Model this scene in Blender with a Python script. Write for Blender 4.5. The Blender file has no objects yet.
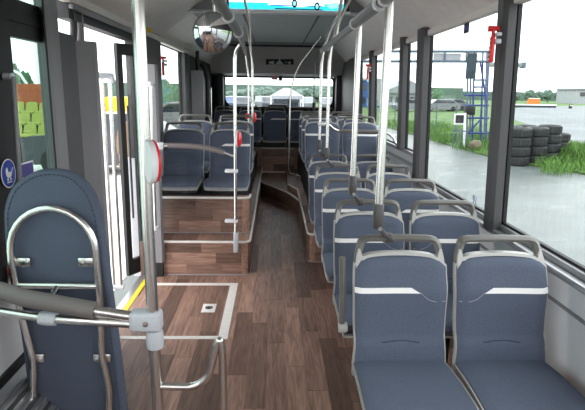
import bpy, bmesh, math, random
from mathutils import Vector, Matrix, noise
import numpy as np

# ------------------------------------------------------------------ camera
random.seed(7)
SC = bpy.context.scene
COL = SC.collection
FPX, CX, CY, H = 520.0, 292.5, 205.0, 1.65          # focal length in pixels of the 585x410 frame, eye height
_fw = np.array([275. - CX, 92. - CY, FPX]); _fw /= np.linalg.norm(_fw)
_dn = np.array([256. - CX, 2600. - CY, FPX]); _dn -= _fw * _dn.dot(_fw); _dn /= np.linalg.norm(_dn)
_M = np.array([np.cross(_dn, _fw), _fw, -_dn])
cam_d = bpy.data.cameras.new('camera'); cam = bpy.data.objects.new('camera', cam_d); COL.objects.link(cam)
cam_d.sensor_width = 36; cam_d.lens = FPX / 585 * 36; cam_d.clip_end = 2000; cam_d.clip_start = 0.05
_R = Matrix(((_M[0][0], -_M[0][1], -_M[0][2]), (_M[1][0], -_M[1][1], -_M[1][2]), (_M[2][0], -_M[2][1], -_M[2][2])))
cam.matrix_world = Matrix.Translation((0, 0, H)) @ _R.to_4x4()
SC.camera = cam

def ray(u, v): return _M @ np.array([(u - CX) / FPX, (v - CY) / FPX, 1.])
def az(u, v, Z): d = ray(u, v); t = (Z - H) / d[2]; return (d[0] * t, d[1] * t, Z)
def ay(u, v, Y): d = ray(u, v); t = Y / d[1]; return (d[0] * t, Y, H + d[2] * t)
def ax(u, v, X): d = ray(u, v); t = X / d[0]; return (X, d[1] * t, H + d[2] * t)

# ------------------------------------------------------------------ sky and exposure
w = bpy.data.worlds.new('overcast_sky'); SC.world = w; w.use_nodes = True
nt = w.node_tree; nt.nodes.clear()
wo = nt.nodes.new('ShaderNodeOutputWorld'); bg = nt.nodes.new('ShaderNodeBackground')
tcw = nt.nodes.new('ShaderNodeTexCoord'); nz = nt.nodes.new('ShaderNodeTexNoise'); rp = nt.nodes.new('ShaderNodeValToRGB')
nz.inputs['Scale'].default_value = 2.2; nz.inputs['Detail'].default_value = 4
rp.color_ramp.elements[0].position = .3; rp.color_ramp.elements[0].color = (.86, .9, .95, 1)
rp.color_ramp.elements[1].position = .7; rp.color_ramp.elements[1].color = (1, 1, 1, 1)
nt.links.new(tcw.outputs['Generated'], nz.inputs['Vector']); nt.links.new(nz.outputs['Fac'], rp.inputs['Fac'])
nt.links.new(rp.outputs['Color'], bg.inputs['Color']); nt.links.new(bg.outputs[0], wo.inputs[0])
bg.inputs['Strength'].default_value = 1.75
vs = SC.view_settings
vs.view_transform = 'Standard'; vs.look = 'None'; vs.gamma = 1.0; vs.use_curve_mapping = False; vs.exposure = 1.42
SC.cycles.max_bounces = 10; SC.cycles.diffuse_bounces = 6; SC.cycles.transparent_max_bounces = 24
SC.cycles.use_denoising = True; SC.cycles.caustics_reflective = False; SC.cycles.caustics_refractive = False
SC.cycles.sample_clamp_indirect = 6.0

# ------------------------------------------------------------------ materials
def srgb(r, g, b):
    f = lambda c: (c / 255 / 12.92) if c / 255 <= .04045 else ((c / 255 + .055) / 1.055) ** 2.4
    return (f(r), f(g), f(b), 1)
MATS = {}
def mat(name, rgb=(128, 128, 128), rough=.5, metal=0., var=0., scale=20., bump=0., stretch=(1, 1, 1), spec=.5, coat=0., bscale=None, coords='Object'):
    m = bpy.data.materials.new(name); m.use_nodes = True; n = m.node_tree.nodes; l = m.node_tree.links
    b = n['Principled BSDF']; b.inputs['Base Color'].default_value = srgb(*rgb)
    b.inputs['Roughness'].default_value = rough; b.inputs['Metallic'].default_value = metal
    b.inputs['Specular IOR Level'].default_value = spec; b.inputs['Coat Weight'].default_value = coat
    if var or bump:
        tc = n.new('ShaderNodeTexCoord'); mp = n.new('ShaderNodeMapping'); mp.inputs['Scale'].default_value = stretch
        l.new(tc.outputs[coords], mp.inputs['Vector'])
        t = n.new('ShaderNodeTexNoise'); t.inputs['Scale'].default_value = scale; t.inputs['Detail'].default_value = 5
        l.new(mp.outputs[0], t.inputs['Vector'])
        if var:
            r = n.new('ShaderNodeValToRGB'); c = srgb(*rgb)
            r.color_ramp.elements[0].position = .32; r.color_ramp.elements[1].position = .68
            r.color_ramp.elements[0].color = tuple(max(0, k * (1 - var)) for k in c[:3]) + (1,)
            r.color_ramp.elements[1].color = tuple(min(1, k * (1 + var)) for k in c[:3]) + (1,)
            l.new(t.outputs['Fac'], r.inputs['Fac']); l.new(r.outputs[0], b.inputs['Base Color'])
        if bump:
            t2 = t
            if bscale:
                t2 = n.new('ShaderNodeTexNoise'); t2.inputs['Scale'].default_value = bscale; l.new(mp.outputs[0], t2.inputs['Vector'])
            bp = n.new('ShaderNodeBump'); bp.inputs['Strength'].default_value = bump; bp.inputs['Distance'].default_value = .01
            l.new(t2.outputs['Fac'], bp.inputs['Height']); l.new(bp.outputs[0], b.inputs['Normal'])
    MATS[name] = m; return m
def emit(name, rgb, s):
    m = bpy.data.materials.new(name); m.use_nodes = True; n = m.node_tree.nodes; n.clear()
    o = n.new('ShaderNodeOutputMaterial'); e = n.new('ShaderNodeEmission'); e.inputs[0].default_value = srgb(*rgb); e.inputs[1].default_value = s
    m.node_tree.links.new(e.outputs[0], o.inputs[0]); MATS[name] = m; return m
def glass(name, tint, refl=1.0, rough=0.0, drops=False):
    m = bpy.data.materials.new(name); m.use_nodes = True; n = m.node_tree.nodes; l = m.node_tree.links; n.clear()
    o = n.new('ShaderNodeOutputMaterial'); t = n.new('ShaderNodeBsdfTransparent'); g = n.new('ShaderNodeBsdfGlossy'); mx = n.new('ShaderNodeMixShader')
    t.inputs[0].default_value = tuple(tint) + (1,); g.inputs['Roughness'].default_value = rough
    tint = tuple(k ** .5 for k in tint); t.inputs[0].default_value = tint + (1,)      # light crosses two faces
    fr = n.new('ShaderNodeLayerWeight'); fr.inputs['Blend'].default_value = .5      # Schlick: same from both sides of a face
    pw = n.new('ShaderNodeMath'); pw.operation = 'POWER'; pw.inputs[1].default_value = 5.0; l.new(fr.outputs['Facing'], pw.inputs[0])
    mu = n.new('ShaderNodeMath'); mu.operation = 'MULTIPLY_ADD'; mu.inputs[1].default_value = .55 * refl; mu.inputs[2].default_value = .022 * refl
    l.new(pw.outputs[0], mu.inputs[0]); l.new(mu.outputs[0], mx.inputs[0]); l.new(t.outputs[0], mx.inputs[1]); l.new(g.outputs[0], mx.inputs[2])
    if drops:      # faint film of rain water on the pane: streaks a little paler than clear glass
        tc = n.new('ShaderNodeTexCoord'); mp = n.new('ShaderNodeMapping'); mp.inputs['Scale'].default_value = (1, 9, 1.2); nz = n.new('ShaderNodeTexNoise')
        nz.inputs['Scale'].default_value = 9; nz.inputs['Detail'].default_value = 6; rr = n.new('ShaderNodeValToRGB')
        rr.color_ramp.elements[0].position = .35; rr.color_ramp.elements[1].position = .75
        rr.color_ramp.elements[0].color = tuple(k * .97 for k in tint) + (1,); rr.color_ramp.elements[1].color = tuple(min(1, k * 1.04) for k in tint) + (1,)
        l.new(tc.outputs['Object'], mp.inputs[0]); l.new(mp.outputs[0], nz.inputs['Vector']); l.new(nz.outputs['Fac'], rr.inputs[0]); l.new(rr.outputs[0], t.inputs[0])
    l.new(mx.outputs[0], o.inputs[0]); MATS[name] = m; return m
def wood(name, axis, pattern=False):
    """Brown printed oak; the grain runs along one axis, each plank takes its own tone."""
    m = bpy.data.materials.new(name); m.use_nodes = True; n = m.node_tree.nodes; l = m.node_tree.links
    b = n['Principled BSDF']; b.inputs['Roughness'].default_value = .42; b.inputs['Specular IOR Level'].default_value = .35
    tc = n.new('ShaderNodeTexCoord'); oi = n.new('ShaderNodeObjectInfo'); add = n.new('ShaderNodeVectorMath'); add.operation = 'ADD'
    rnd = oi.outputs['Random']
    cmb = n.new('ShaderNodeCombineXYZ'); k = n.new('ShaderNodeMath'); k.operation = 'MULTIPLY'; k.inputs[1].default_value = 37.0
    l.new(rnd, k.inputs[0])
    for i in range(3): l.new(k.outputs[0], cmb.inputs[i])
    l.new(tc.outputs['Object'], add.inputs[0]); l.new(cmb.outputs[0], add.inputs[1])
    mp = n.new('ShaderNodeMapping'); s = [30, 30, 30]; s[axis] = 2.4; mp.inputs['Scale'].default_value = s
    l.new(add.outputs[0], mp.inputs[0])
    t = n.new('ShaderNodeTexNoise'); t.inputs['Scale'].default_value = 1.6; t.inputs['Detail'].default_value = 7; t.inputs['Distortion'].default_value = .9
    l.new(mp.outputs[0], t.inputs['Vector'])
    r = n.new('ShaderNodeValToRGB'); e = r.color_ramp.elements
    e[0].position = .2; e[0].color = srgb(98, 72, 62); e[1].position = .85; e[1].color = srgb(176, 140, 122)
    x = e.new(.5); x.color = srgb(140, 108, 94)
    l.new(t.outputs['Fac'], r.inputs[0])
    hs = n.new('ShaderNodeHueSaturation'); hs.inputs['Saturation'].default_value = .98
    mr = n.new('ShaderNodeMapRange'); mr.inputs['To Min'].default_value = .48; mr.inputs['To Max'].default_value = 1.5
    if pattern:
        br = n.new('ShaderNodeTexBrick'); br.inputs['Scale'].default_value = 1; br.inputs['Color1'].default_value = (0, 0, 0, 1); br.inputs['Color2'].default_value = (1, 1, 1, 1)
        br.inputs['Brick Width'].default_value = .9; br.inputs['Row Height'].default_value = .118; br.inputs['Mortar Size'].default_value = .001; br.inputs['Mortar'].default_value = (.1, .1, .1, 1)
        mp2 = n.new('ShaderNodeMapping'); mp2.inputs['Rotation'].default_value = (0, 0, math.pi / 2 if axis == 1 else 0)
        l.new(tc.outputs['Object'], mp2.inputs[0]); l.new(mp2.outputs[0], br.inputs['Vector']); l.new(br.outputs['Color'], mr.inputs[0])
    else:
        l.new(rnd, mr.inputs[0])
    l.new(mr.outputs[0], hs.inputs['Value']); l.new(r.outputs[0], hs.inputs['Color']); l.new(hs.outputs[0], b.inputs['Base Color'])
    bp = n.new('ShaderNodeBump'); bp.inputs['Strength'].default_value = .08; bp.inputs['Distance'].default_value = .003
    l.new(t.outputs['Fac'], bp.inputs['Height']); l.new(bp.outputs[0], b.inputs['Normal'])
    MATS[name] = m; return m

mat('fabric', (88, 95, 111), .9, var=.16, scale=260, bump=.15, spec=.2)
mat('fabric_dark', (58, 64, 78), .9, var=.10, scale=900, bump=.15, spec=.2)
mat('piping', (168, 162, 164), .6)
mat('stripe', (238, 234, 232), .6)
mat('shell', (172, 169, 165), .32, var=.03, scale=60)
mat('grip', (104, 101, 97), .38, var=.05, scale=90)
mat('socket', (70, 67, 66), .4)
mat('black', (22, 22, 24), .55, var=.1, scale=60)
mat('rubber', (14, 14, 15), .6)
mat('steel', (214, 210, 206), .27, metal=1., var=.02, scale=40, stretch=(1, 1, .1))
mat('steel_bright', (226, 224, 220), .2, metal=1.)
mat('pad', (112, 104, 102), .55, var=.05, scale=200, bump=.03)
mat('rail_dark', (118, 116, 118), .42, var=.05, scale=120)
mat('clamp', (192, 194, 200), .42, var=.1, scale=180, bump=.04)
mat('white_plastic', (226, 226, 228), .4)
mat('red', (225, 32, 36), .35)
mat('cove', (224, 217, 214), .5, var=.04, scale=9)
mat('cove_lip', (222, 214, 208), .5, var=.03, scale=9)
mat('ceiling', (140, 142, 143), .5, var=.06, scale=7)
mat('ceiling_seam', (58, 60, 62), .6)
mat('panel_grey', (128, 125, 128), .5, var=.04, scale=14, stretch=(1, 1, .15))
mat('panel_dark', (74, 72, 74), .5, var=.05, scale=14, stretch=(1, 1, .15))
mat('wall_light', (205, 205, 208), .45, var=.03, scale=12)
mat('aluminium', (186, 186, 188), .35, metal=.75, var=.05, scale=30, stretch=(1, .05, 1))
mat('white_strip', (232, 226, 220), .5, var=.05, scale=30)
mat('yellow', (232, 196, 40), .6)
mat('blue_sign', (30, 62, 158), .4)
mat('blue_dark', (26, 46, 66), .5)
mat('purple_sign', (70, 60, 130), .4)
mat('mirror', (235, 235, 235), .02, metal=1.)
wood('wood_plank', 1); wood('wood_board', 0); wood('wood_floor', 1, True)
glass('glass_side', (.77, .815, .805), .8, drops=True)
glass('glass_rear', (.80, .85, .86), .7)
glass('glass_partition', (.88, .90, .91), .9)
glass('glass_left', (.34, .47, .42), 1.0)
emit('screen_sky', (236, 240, 250), 1.0); emit('screen_teal', (40, 170, 180), .9); emit('screen_bus', (250, 250, 255), 1.1)
emit('screen_blue', (60, 70, 150), .8); emit('screen_black', (30, 30, 50), .5); emit('screen_foam', (120, 215, 215), .95)

# ------------------------------------------------------------------ mesh helpers
class MB:
    def __init__(s): s.v = []; s.f = []
    def add(s, vs_, fs):
        o = len(s.v); s.v += [tuple(map(float, p)) for p in vs_]; s.f += [tuple(i + o for i in f) for f in fs]; return s
    def box(s, x0, x1, y0, y1, z0, z1, bev=0., seg=2, M=None):
        bm = bmesh.new(); bmesh.ops.create_cube(bm, size=1)
        for v in bm.verts: v.co = Vector((x0 + (v.co.x + .5) * (x1 - x0), y0 + (v.co.y + .5) * (y1 - y0), z0 + (v.co.z + .5) * (z1 - z0)))
        if bev: bmesh.ops.bevel(bm, geom=list(bm.edges), offset=bev, segments=seg, affect='EDGES', profile=.5)
        if M: bm.transform(M)
        bm.verts.index_update(); s.add([v.co for v in bm.verts], [[v.index for v in f.verts] for f in bm.faces]); bm.free(); return s
    def tube(s, pts, r, n=12, cap=True, ry=None):
        pts = [Vector(p) for p in pts]; rings = []
        ref = None
        for i, p in enumerate(pts):
            a = pts[max(i - 1, 0)]; b = pts[min(i + 1, len(pts) - 1)]; t = (b - a).normalized()
            if ref is None:
                ref = Vector((0, 1, 0)) if abs(t.y) < .9 else Vector((1, 0, 0))
            u = (ref - t * ref.dot(t)).normalized(); ref = u; q = t.cross(u)
            rr = r[i] if isinstance(r, (list, tuple)) else r
            rings.append([p + u * (ry if ry else rr) * math.cos(2 * math.pi * k / n) + q * rr * math.sin(2 * math.pi * k / n) for k in range(n)])
        vs_ = [v for g in rings for v in g]; fs = []
        for i in range(len(pts) - 1):
            for k in range(n): fs.append((i * n + k, i * n + (k + 1) % n, (i + 1) * n + (k + 1) % n, (i + 1) * n + k))
        if cap: fs.append(tuple(range(n))[::-1]); fs.append(tuple((len(pts) - 1) * n + k for k in range(n)))
        return s.add(vs_, fs)
    def prism(s, poly, axis, a, b):
        """polygon (2-D points in the two other axes, in xyz order) extruded from a to b along axis"""
        n = len(poly)
        def P(p, t):
            q = list(p); q.insert(axis, t); return q
        vs_ = [P(p, a) for p in poly] + [P(p, b) for p in poly]
        return s.add(vs_, [tuple(range(n))[::-1], tuple(range(n, 2 * n))] + [(i, (i + 1) % n, n + (i + 1) % n, n + i) for i in range(n)])
    def lathe(s, prof, n=24, M=None):
        """profile [(r,z)] turned round z"""
        vs_ = []; fs = []; m = len(prof)
        for k in range(n):
            a = 2 * math.pi * k / n
            for r, z in prof: vs_.append(Vector((r * math.cos(a), r * math.sin(a), z)))
        for k in range(n):
            for i in range(m - 1): fs.append((k * m + i, ((k + 1) % n) * m + i, ((k + 1) % n) * m + i + 1, k * m + i + 1))
        if M: vs_ = [M @ v for v in vs_]
        return s.add(vs_, fs)
    def slab(s, front, back, nu, nv):
        """closed solid between two grids front(i,j), back(i,j), i<=nu, j<=nv"""
        W = nv + 1; vs_ = [front(i / nu, j / nv) for i in range(nu + 1) for j in range(W)] + [back(i / nu, j / nv) for i in range(nu + 1) for j in range(W)]
        N = (nu + 1) * W; fs = []
        for i in range(nu):
            for j in range(nv):
                a, b, c, d = i * W + j, i * W + j + 1, (i + 1) * W + j + 1, (i + 1) * W + j
                fs.append((a, b, c, d)); fs.append((N + d, N + c, N + b, N + a))
        rim = [j for j in range(nv)] + [i * W + nv for i in range(nu)] + [nu * W + j for j in range(nv, 0, -1)] + [i * W for i in range(nu, 0, -1)]
        for k in range(len(rim)):
            a, b = rim[k], rim[(k + 1) % len(rim)]; fs.append((b, a, N + a, N + b))
        return s.add(vs_, fs)
    def build(s, name, material, parent=None, smooth=True, ang=40, fix=True):
        me = bpy.data.meshes.new(name)
        off = Vector(parent['_base']) if parent is not None and '_base' in parent else Vector((0, 0, 0))
        me.from_pydata([tuple(Vector(p) - off) for p in s.v], [], s.f); me.update()
        if fix:
            bm = bmesh.new(); bm.from_mesh(me); bmesh.ops.recalc_face_normals(bm, faces=bm.faces); bm.to_mesh(me); bm.free()
        if smooth:
            me.polygons.foreach_set('use_smooth', [True] * len(me.polygons)); me.set_sharp_from_angle(angle=math.radians(ang))
        me.materials.append(MATS[material] if isinstance(material, str) else material)
        o = bpy.data.objects.new(name, me); COL.objects.link(o)
        if parent is not None:
            o.parent = parent
            if '_base' in parent: o['_base'] = parent['_base']
        return o
def fillet(pts, r, n=6):
    pts = [Vector(p) for p in pts]; out = [pts[0]]
    for i in range(1, len(pts) - 1):
        p, a, b = pts[i], pts[i - 1], pts[i + 1]; da, db = (a - p), (b - p)
        k = min(r, da.length * .49, db.length * .49); s_, e_ = p + da.normalized() * k, p + db.normalized() * k
        for q in range(n + 1):
            t = q / n; out.append(s_ * (1 - t) ** 2 + p * 2 * t * (1 - t) + e_ * t * t)
    out.append(pts[-1]); return out
def thing(name, label, cat, loc=(0, 0, 0), group=None):
    o = bpy.data.objects.new(name, None); COL.objects.link(o); o.location = loc; o.empty_display_size = .1
    o['label'] = label; o['category'] = cat; o['_base'] = tuple(map(float, loc))
    if group: o['group'] = group
    return o
def tag(o, label, cat, group=None, kind=None):
    o['label'] = label; o['category'] = cat
    if group: o['group'] = group
    if kind: o['kind'] = kind
    return o
def struct(o, label=None):
    o['kind'] = 'structure'
    if label: o['label'] = label
    return o
def dup(root, loc, label, group=None):
    r = root.copy(); COL.objects.link(r); r.location = loc; r['label'] = label; r['_base'] = tuple(map(float, loc))
    if group: r['group'] = group
    for ch in list(root.children):
        c = ch.copy(); COL.objects.link(c); c.parent = r
        for g in list(ch.children):
            d = g.copy(); COL.objects.link(d); d.parent = c
    return r
def lerp_table(tab):
    def f(x):
        if x <= tab[0][0]: return tab[0][1]
        for (a, p), (b, q) in zip(tab, tab[1:]):
            if x <= b:
                t = (x - a) / (b - a); t = t * t * (3 - 2 * t) * .5 + t * .5; return p + (q - p) * t
        return tab[-1][1]
    return f
def rot_to(d, at):
    """matrix that takes +z to direction d at a place"""
    return Matrix.Translation(at) @ Vector(d).to_track_quat('Z', 'Y').to_matrix().to_4x4()

# ------------------------------------------------------------------ bus shell
XL, XR, XC = -1.21, 1.33, .06
Y0, YR = -2.2, 10.6
# floor with wood-print planks
fl = MB().box(XL, XR, Y0, YR, -.06, -.003).build('floor', 'wood_floor', smooth=False); struct(fl, 'brown wood floor of the bus aisle and door area')
PW = .118; k0 = 0
rp_ = random.Random(3)
c = 0; x = -1.10
while x < .62:
    aisle = -.30 < x < .36
    y = 1.2 - rp_.random() * .8; yend = 7.35 if aisle else (4.6 if x < 0 else 5.0)
    while y < yend:
        L_ = rp_.choice([.62, .75, .9, .9, 1.05]); y1 = min(y + L_, yend)
        if y1 - y > .05: MB().box(x + .0009, x + PW - .0009, y + .0009, y1 - .0009, -.004, 0).build('plank', 'wood_plank', fl, smooth=False)
        y = y1
    x += PW
# white inlaid border of the wheelchair bay, yellow edge at the door
for nm, a in (('border_strip', (-.378, -.312, 3.28, 4.34)), ('border_strip', (-1.12, -.378, 3.28, 3.325)), ('border_strip', (-1.12, -.378, 4.285, 4.34))):
    MB().box(*a, -.002, .0022).build(nm, 'white_strip', fl, smooth=False)
o = MB().box(-1.155, -1.115, 3.3, 4.45, -.002, .0025).build('yellow_edge', 'yellow', fl, smooth=False); o['label'] = 'yellow warning strip along the door sill'
MB().box(-1.21, -1.157, 3.25, 4.62, -.002, .003).build('door_sill', 'aluminium', fl, smooth=False)

# right wall, sill, pillars
wr = MB().box(XR, XR + .1, Y0, 4.68, -.06, .84).box(XR, XR + .1, 4.68, YR, -.06, .84).box(XR, XR + .03, 4.68, YR, .84, 1.06).build('wall_right', 'wall_light', smooth=False); struct(wr, 'light grey side wall below the right windows')
MB().box(XR - .035, XR + .06, Y0, 4.66, .84, .872, .006).build('sill_ledge', 'aluminium', wr)
MB().box(XR - .008, XR + .0, Y0, 4.66, .70, .715).build('panel_joint', 'panel_grey', wr)
MB().box(XR + .005, XR + .06, Y0, 4.66, .872, .905, .006).build('sill_rail', 'aluminium', wr)
MB().box(XR - .012, XR + .045, 4.69, YR, 1.06, 1.10, .006).build('sill_rail', 'aluminium', wr)
MB().box(XR - .02, XR + .0, 4.69, 9.4, .97, 1.0, .006).build('sill_ledge', 'aluminium', wr)
PILL = [(2.94, 3.04, 1.278, 'panel_dark'), (4.56, 4.71, 1.272, 'panel_dark'), (5.31, 5.40, 1.28, 'panel_dark'), (7.03, 7.14, 1.28, 'panel_dark'), (8.2, 9.1, 1.27, 'panel_dark')]
for a, b, xi, m_ in PILL:
    zb = .86 if a < 4.6 else 1.09
    MB().prism([(xi, a + .03), (xi + .02, a), (XR + .012, a), (XR + .03, a + .02), (XR + .03, b), (xi, b)], 2, zb, 2.2).build('pillar', m_, wr, smooth=False)
MB().box(XR - .02, XR + .08, 9.1, YR, 1.1, 2.2).build('rear_side_panel', 'panel_dark', wr, smooth=False)
wins = [(-1.6, .9, .905), (1.0, 2.955, .905), (3.04, 4.575, .905), (4.71, 5.325, 1.10), (5.40, 7.045, 1.10), (7.14, 8.2, 1.10)]
for i, (a, b, zb) in enumerate(wins):
    g = .014; fx0, fx1 = XR + .022, XR + .044
    m = MB().box(fx0, fx1, a - .01, a + g, zb - .01, 2.2).box(fx0, fx1, b - g, b + .01, zb - .01, 2.2).box(fx0, fx1, a, b, zb - .012, zb + g).box(fx0, fx1, a, b, 2.16, 2.2)
    wn = struct(m.build('window_%d' % (i + 1), 'rubber', smooth=False), ['side window behind the camera', 'large near right side window with wet track outside', 'right side window showing the blue metal tower', 'narrow right side window beyond the second pillar', 'far right side window over the raised seats', 'rearmost right side window'][i])
    MB().box(XR + .028, XR + .034, a, b, zb, 2.19).build('pane', 'glass_side', wn, smooth=False)
MB().box(1.30, XR + .05, .9, 1.0, .86, 2.2).build('pillar', 'panel_dark', wr, smooth=False)
MB().box(1.30, XR + .05, Y0, -1.6, .86, 2.2).build('pillar', 'panel_dark', wr, smooth=False)

# the glazed upper side leans inward towards the roof
def lean(o):
    for v in o.data.vertices:
        if v.co.z > .91: v.co.x -= .036 * (v.co.z - .91) / 1.29
for o in list(wr.children):
    if o.name.split('.')[0] in ('pillar', 'rear_side_panel'): lean(o)
for i in range(6):
    wn = bpy.data.objects['window_%d' % (i + 1)]; lean(wn)
    for c_ in wn.children: lean(c_)

# left wall
wl = MB().box(XL - .1, XL, Y0, 3.2, -.06, .84).box(XL - .1, XL, 4.68, YR, -.06, 1.06).build('wall_left', 'wall_light', smooth=False); struct(wl, 'grey side wall on the door side')
MB().prism([(XL - .05, 2.96), (-1.185, 2.855), (-1.17, 2.865), (-1.17, 2.985), (XL - .05, 2.995)], 2, .0, 2.2).build('pillar', 'panel_grey', wl, smooth=False)
MB().prism([(XL - .06, 2.935), (-1.189, 2.842), (-1.184, 2.857), (XL - .05, 2.968)], 2, .84, 2.2).build('pillar_gasket', 'rubber', wl, smooth=False)
MB().box(XL - .06, -1.20, 2.997, 3.30, 0, 1.96).build('pillar', 'panel_dark', wl, smooth=False)
MB().box(XL - .06, XL + .03, 4.62, 5.62, 1.06, 2.2).build('pillar', 'panel_dark', wl, smooth=False)
MB().box(XL - .06, XL + .03, 7.06, 7.5, 1.06, 2.2).build('pillar', 'panel_dark', wl, smooth=False)
MB().box(XL - .06, XL + .0, 7.5, YR, 1.06, 2.2).build('rear_side_panel', 'black', wl, smooth=False)
MB().box(XL - .06, XL + .02, 1.2, 1.3, .8, 2.2).build('pillar', 'panel_dark', wl, smooth=False)
MB().box(XL - .02, XL + .03, 1.3, 2.9, .80, .84, .008).build('sill_rail', 'aluminium', wl)
MB().box(XL - .06, XL + .02, 3.2, 4.64, 2.05, 2.2).build('door_header', 'black', wl, smooth=False)
MB().box(XL + .02, XL + .05, 3.2, 4.64, 2.10, 2.13, .006).build('header_rail', 'panel_grey', wl)
for i, (a, b, zb, gm) in enumerate([(1.3, 2.955, .84, 'glass_left'), (5.62, 7.06, 1.08, 'glass_side'), (Y0 + .3, 1.2, .84, 'glass_side')]):
    g = .02; fx0, fx1 = XL - .044, XL - .022
    m = MB().box(fx0, fx1, a - .01, a + g, zb, 2.2).box(fx0, fx1, b - g, b + .01, zb, 2.2).box(fx0, fx1, a, b, zb - .012, zb + g).box(fx0, fx1, a, b, 2.13, 2.2)
    if i == 0: m.box(fx0 - .01, fx1 + .02, 2.2, 2.53, zb, 2.2).box(fx0 - .01, fx1 + .012, a, b, 1.885, 2.06).box(fx0, fx1 + .022, a, b, 1.955, 1.975)
    wn = struct(m.build('window_%d' % (i + 7), 'rubber', smooth=False), ['left front window beside the tip-up seat', 'left side window behind the doorway post', 'left window behind the camera'][i])
    MB().box(XL - .036, XL - .03, a, b, zb, 2.19).build('pane', gm, wn, smooth=False)

# ceiling: coves both sides, raised front centre, lower rear centre
prof = [(-1.27, 0.15), (-1.27, .0), (-1.24, 0.03), (-1.18, .09), (-1.08, .165), (-.96, .26), (-.86, .345), (-.74, .425), (-.62, .475), (-.46, .50), (-.46, .58), (-1.27, .58)]
def cove_poly(sign): return [(XC - sign * -p[0] if sign < 0 else XC + p[0] * -sign * -1, 2.165 + p[1]) for p in prof]
def cove(name, sgn, label):
    # seven panels end to end with visible cross seams
    ys = [Y0, -.6, 1.2, 3.0, 4.4, 5.75, 7.2, 8.8, YR]
    root = None
    for a, b in zip(ys, ys[1:]):
        P_ = [(XC + sgn * abs(p[0]), 2.165 + p[1]) for p in prof]
        m = MB().prism([(x_, z_) for x_, z_ in P_], 1, a + .002, b - .002)
        if root is None: root = struct(m.build(name, 'cove', ang=50), label)
        else: m.build('cove_panel', 'cove', root, ang=50)
    x0, x1 = sorted((XC + sgn * 1.285, XC + sgn * 1.225))
    MB().box(x0, x1, Y0, YR, 2.135, 2.185, .008).build('lower_lip', 'cove_lip', root)
    x0, x1 = sorted((XC + sgn * 1.35, XC + sgn * 1.20))
    MB().box(XC + sgn * 1.26 - .06, XC + sgn * 1.26 + .06, Y0, YR, 2.3, 2.33).build('seam_line', 'ceiling_seam', root)
    return root
cove('trim_1', -1, 'grey ceiling cove over the doors'); cove('trim_2', 1, 'grey ceiling cove over the right windows')
ce = struct(MB().box(-.5, .62, Y0, 5.66, 2.67, 2.75).build('ceiling', 'ceiling', smooth=False), 'grey central ceiling of the bus')
MB().box(-1.05, 1.17, 5.66, 9.45, 2.45, 2.75).build('rear_ceiling_panel', 'ceiling', ce, smooth=False)
MB().box(-1.0, 1.12, 5.60, 5.66, 2.43, 2.46, .006).build('panel_edge', 'aluminium', ce)
MB().box(-1.0, 1.12, 8.95, 9.02, 2.435, 2.452, .004).build('cross_rib', 'panel_grey', ce)
MB().box(-1.0, 1.12, 9.40, 9.47, 2.42, 2.455, .006).build('cross_rib', 'ceiling_seam', ce)
MB().box(-.35, -.33, 5.7, 9.4, 2.446, 2.452).build('seam', 'ceiling_seam', ce)
MB().box(.45, .47, 5.7, 9.4, 2.446, 2.452).build('seam', 'ceiling_seam', ce)
# rear wall with window
wb = MB().prism([(9.46, 2.45), (10.2, 1.99), (YR, 1.95), (YR + .1, 1.95), (YR + .1, 2.7), (9.46, 2.7)], 0, -1.21, 1.33).build('wall_rear', 'cove', smooth=False); struct(wb, 'grey sloped panel above the rear window')
RW = [(-1.0, 1.94), (1.17, 1.94), (1.17, 1.45), (1.06, 1.345), (-.88, 1.345), (-1.0, 1.45)]
m = MB().box(XL, XR, YR, YR + .1, -.06, 1.33).box(XL, -1.0, YR, YR + .1, 1.33, 1.96).box(1.17, XR, YR, YR + .1, 1.33, 1.96)
m.build('lower_rear_panel', 'black', wb, smooth=False)
m = MB(); rw3 = [(p[0], YR - .006, p[1]) for p in RW]; m.tube(fillet([rw3[0]] + rw3[1:] + [rw3[0]], .09), .022, 8)
m.prism([(1.17, 1.45), (1.18, 1.33), (1.05, 1.335)], 1, YR - .004, YR + .05).prism([(-1.0, 1.45), (-1.01, 1.33), (-.87, 1.335)], 1, YR - .004, YR + .05).build('window_gasket', 'rubber', wb)
wn = struct(MB().prism(RW, 1, YR + .03, YR + .036).build('window_10', 'glass_rear', smooth=False), 'wide rear window showing tents and parked cars')
MB().box(-1.1, -1.0, 10.3, YR, 1.06, 2.2).build('rear_corner_panel', 'black', wb, smooth=False)
MB().box(1.19, 1.31, 10.3, YR, 1.06, 2.2).build('rear_corner_panel', 'panel_dark', wb, smooth=False)
MB().box(-1.2, 1.32, 10.25, YR, 1.06, 1.20, .02).build('rear_shelf', 'black', wb)
# bus front behind the camera: dashboard, windscreen frame
wf = struct(MB().box(XL, XR, Y0 - .1, Y0, -.06, .9).box(XL, XR, Y0 - .1, Y0, 2.45, 2.75).box(XL - .05, XL + .08, Y0 - .1, Y0, .9, 2.5).box(XR - .08, XR + .05, Y0 - .1, Y0, .9, 2.5).build('wall_front', 'panel_dark', smooth=False), 'dashboard wall under the windscreen')
MB().box(XL, XR, Y0 - .05, Y0 - .045, .9, 2.45).build('windscreen', 'glass_partition', wf, smooth=False)

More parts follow.
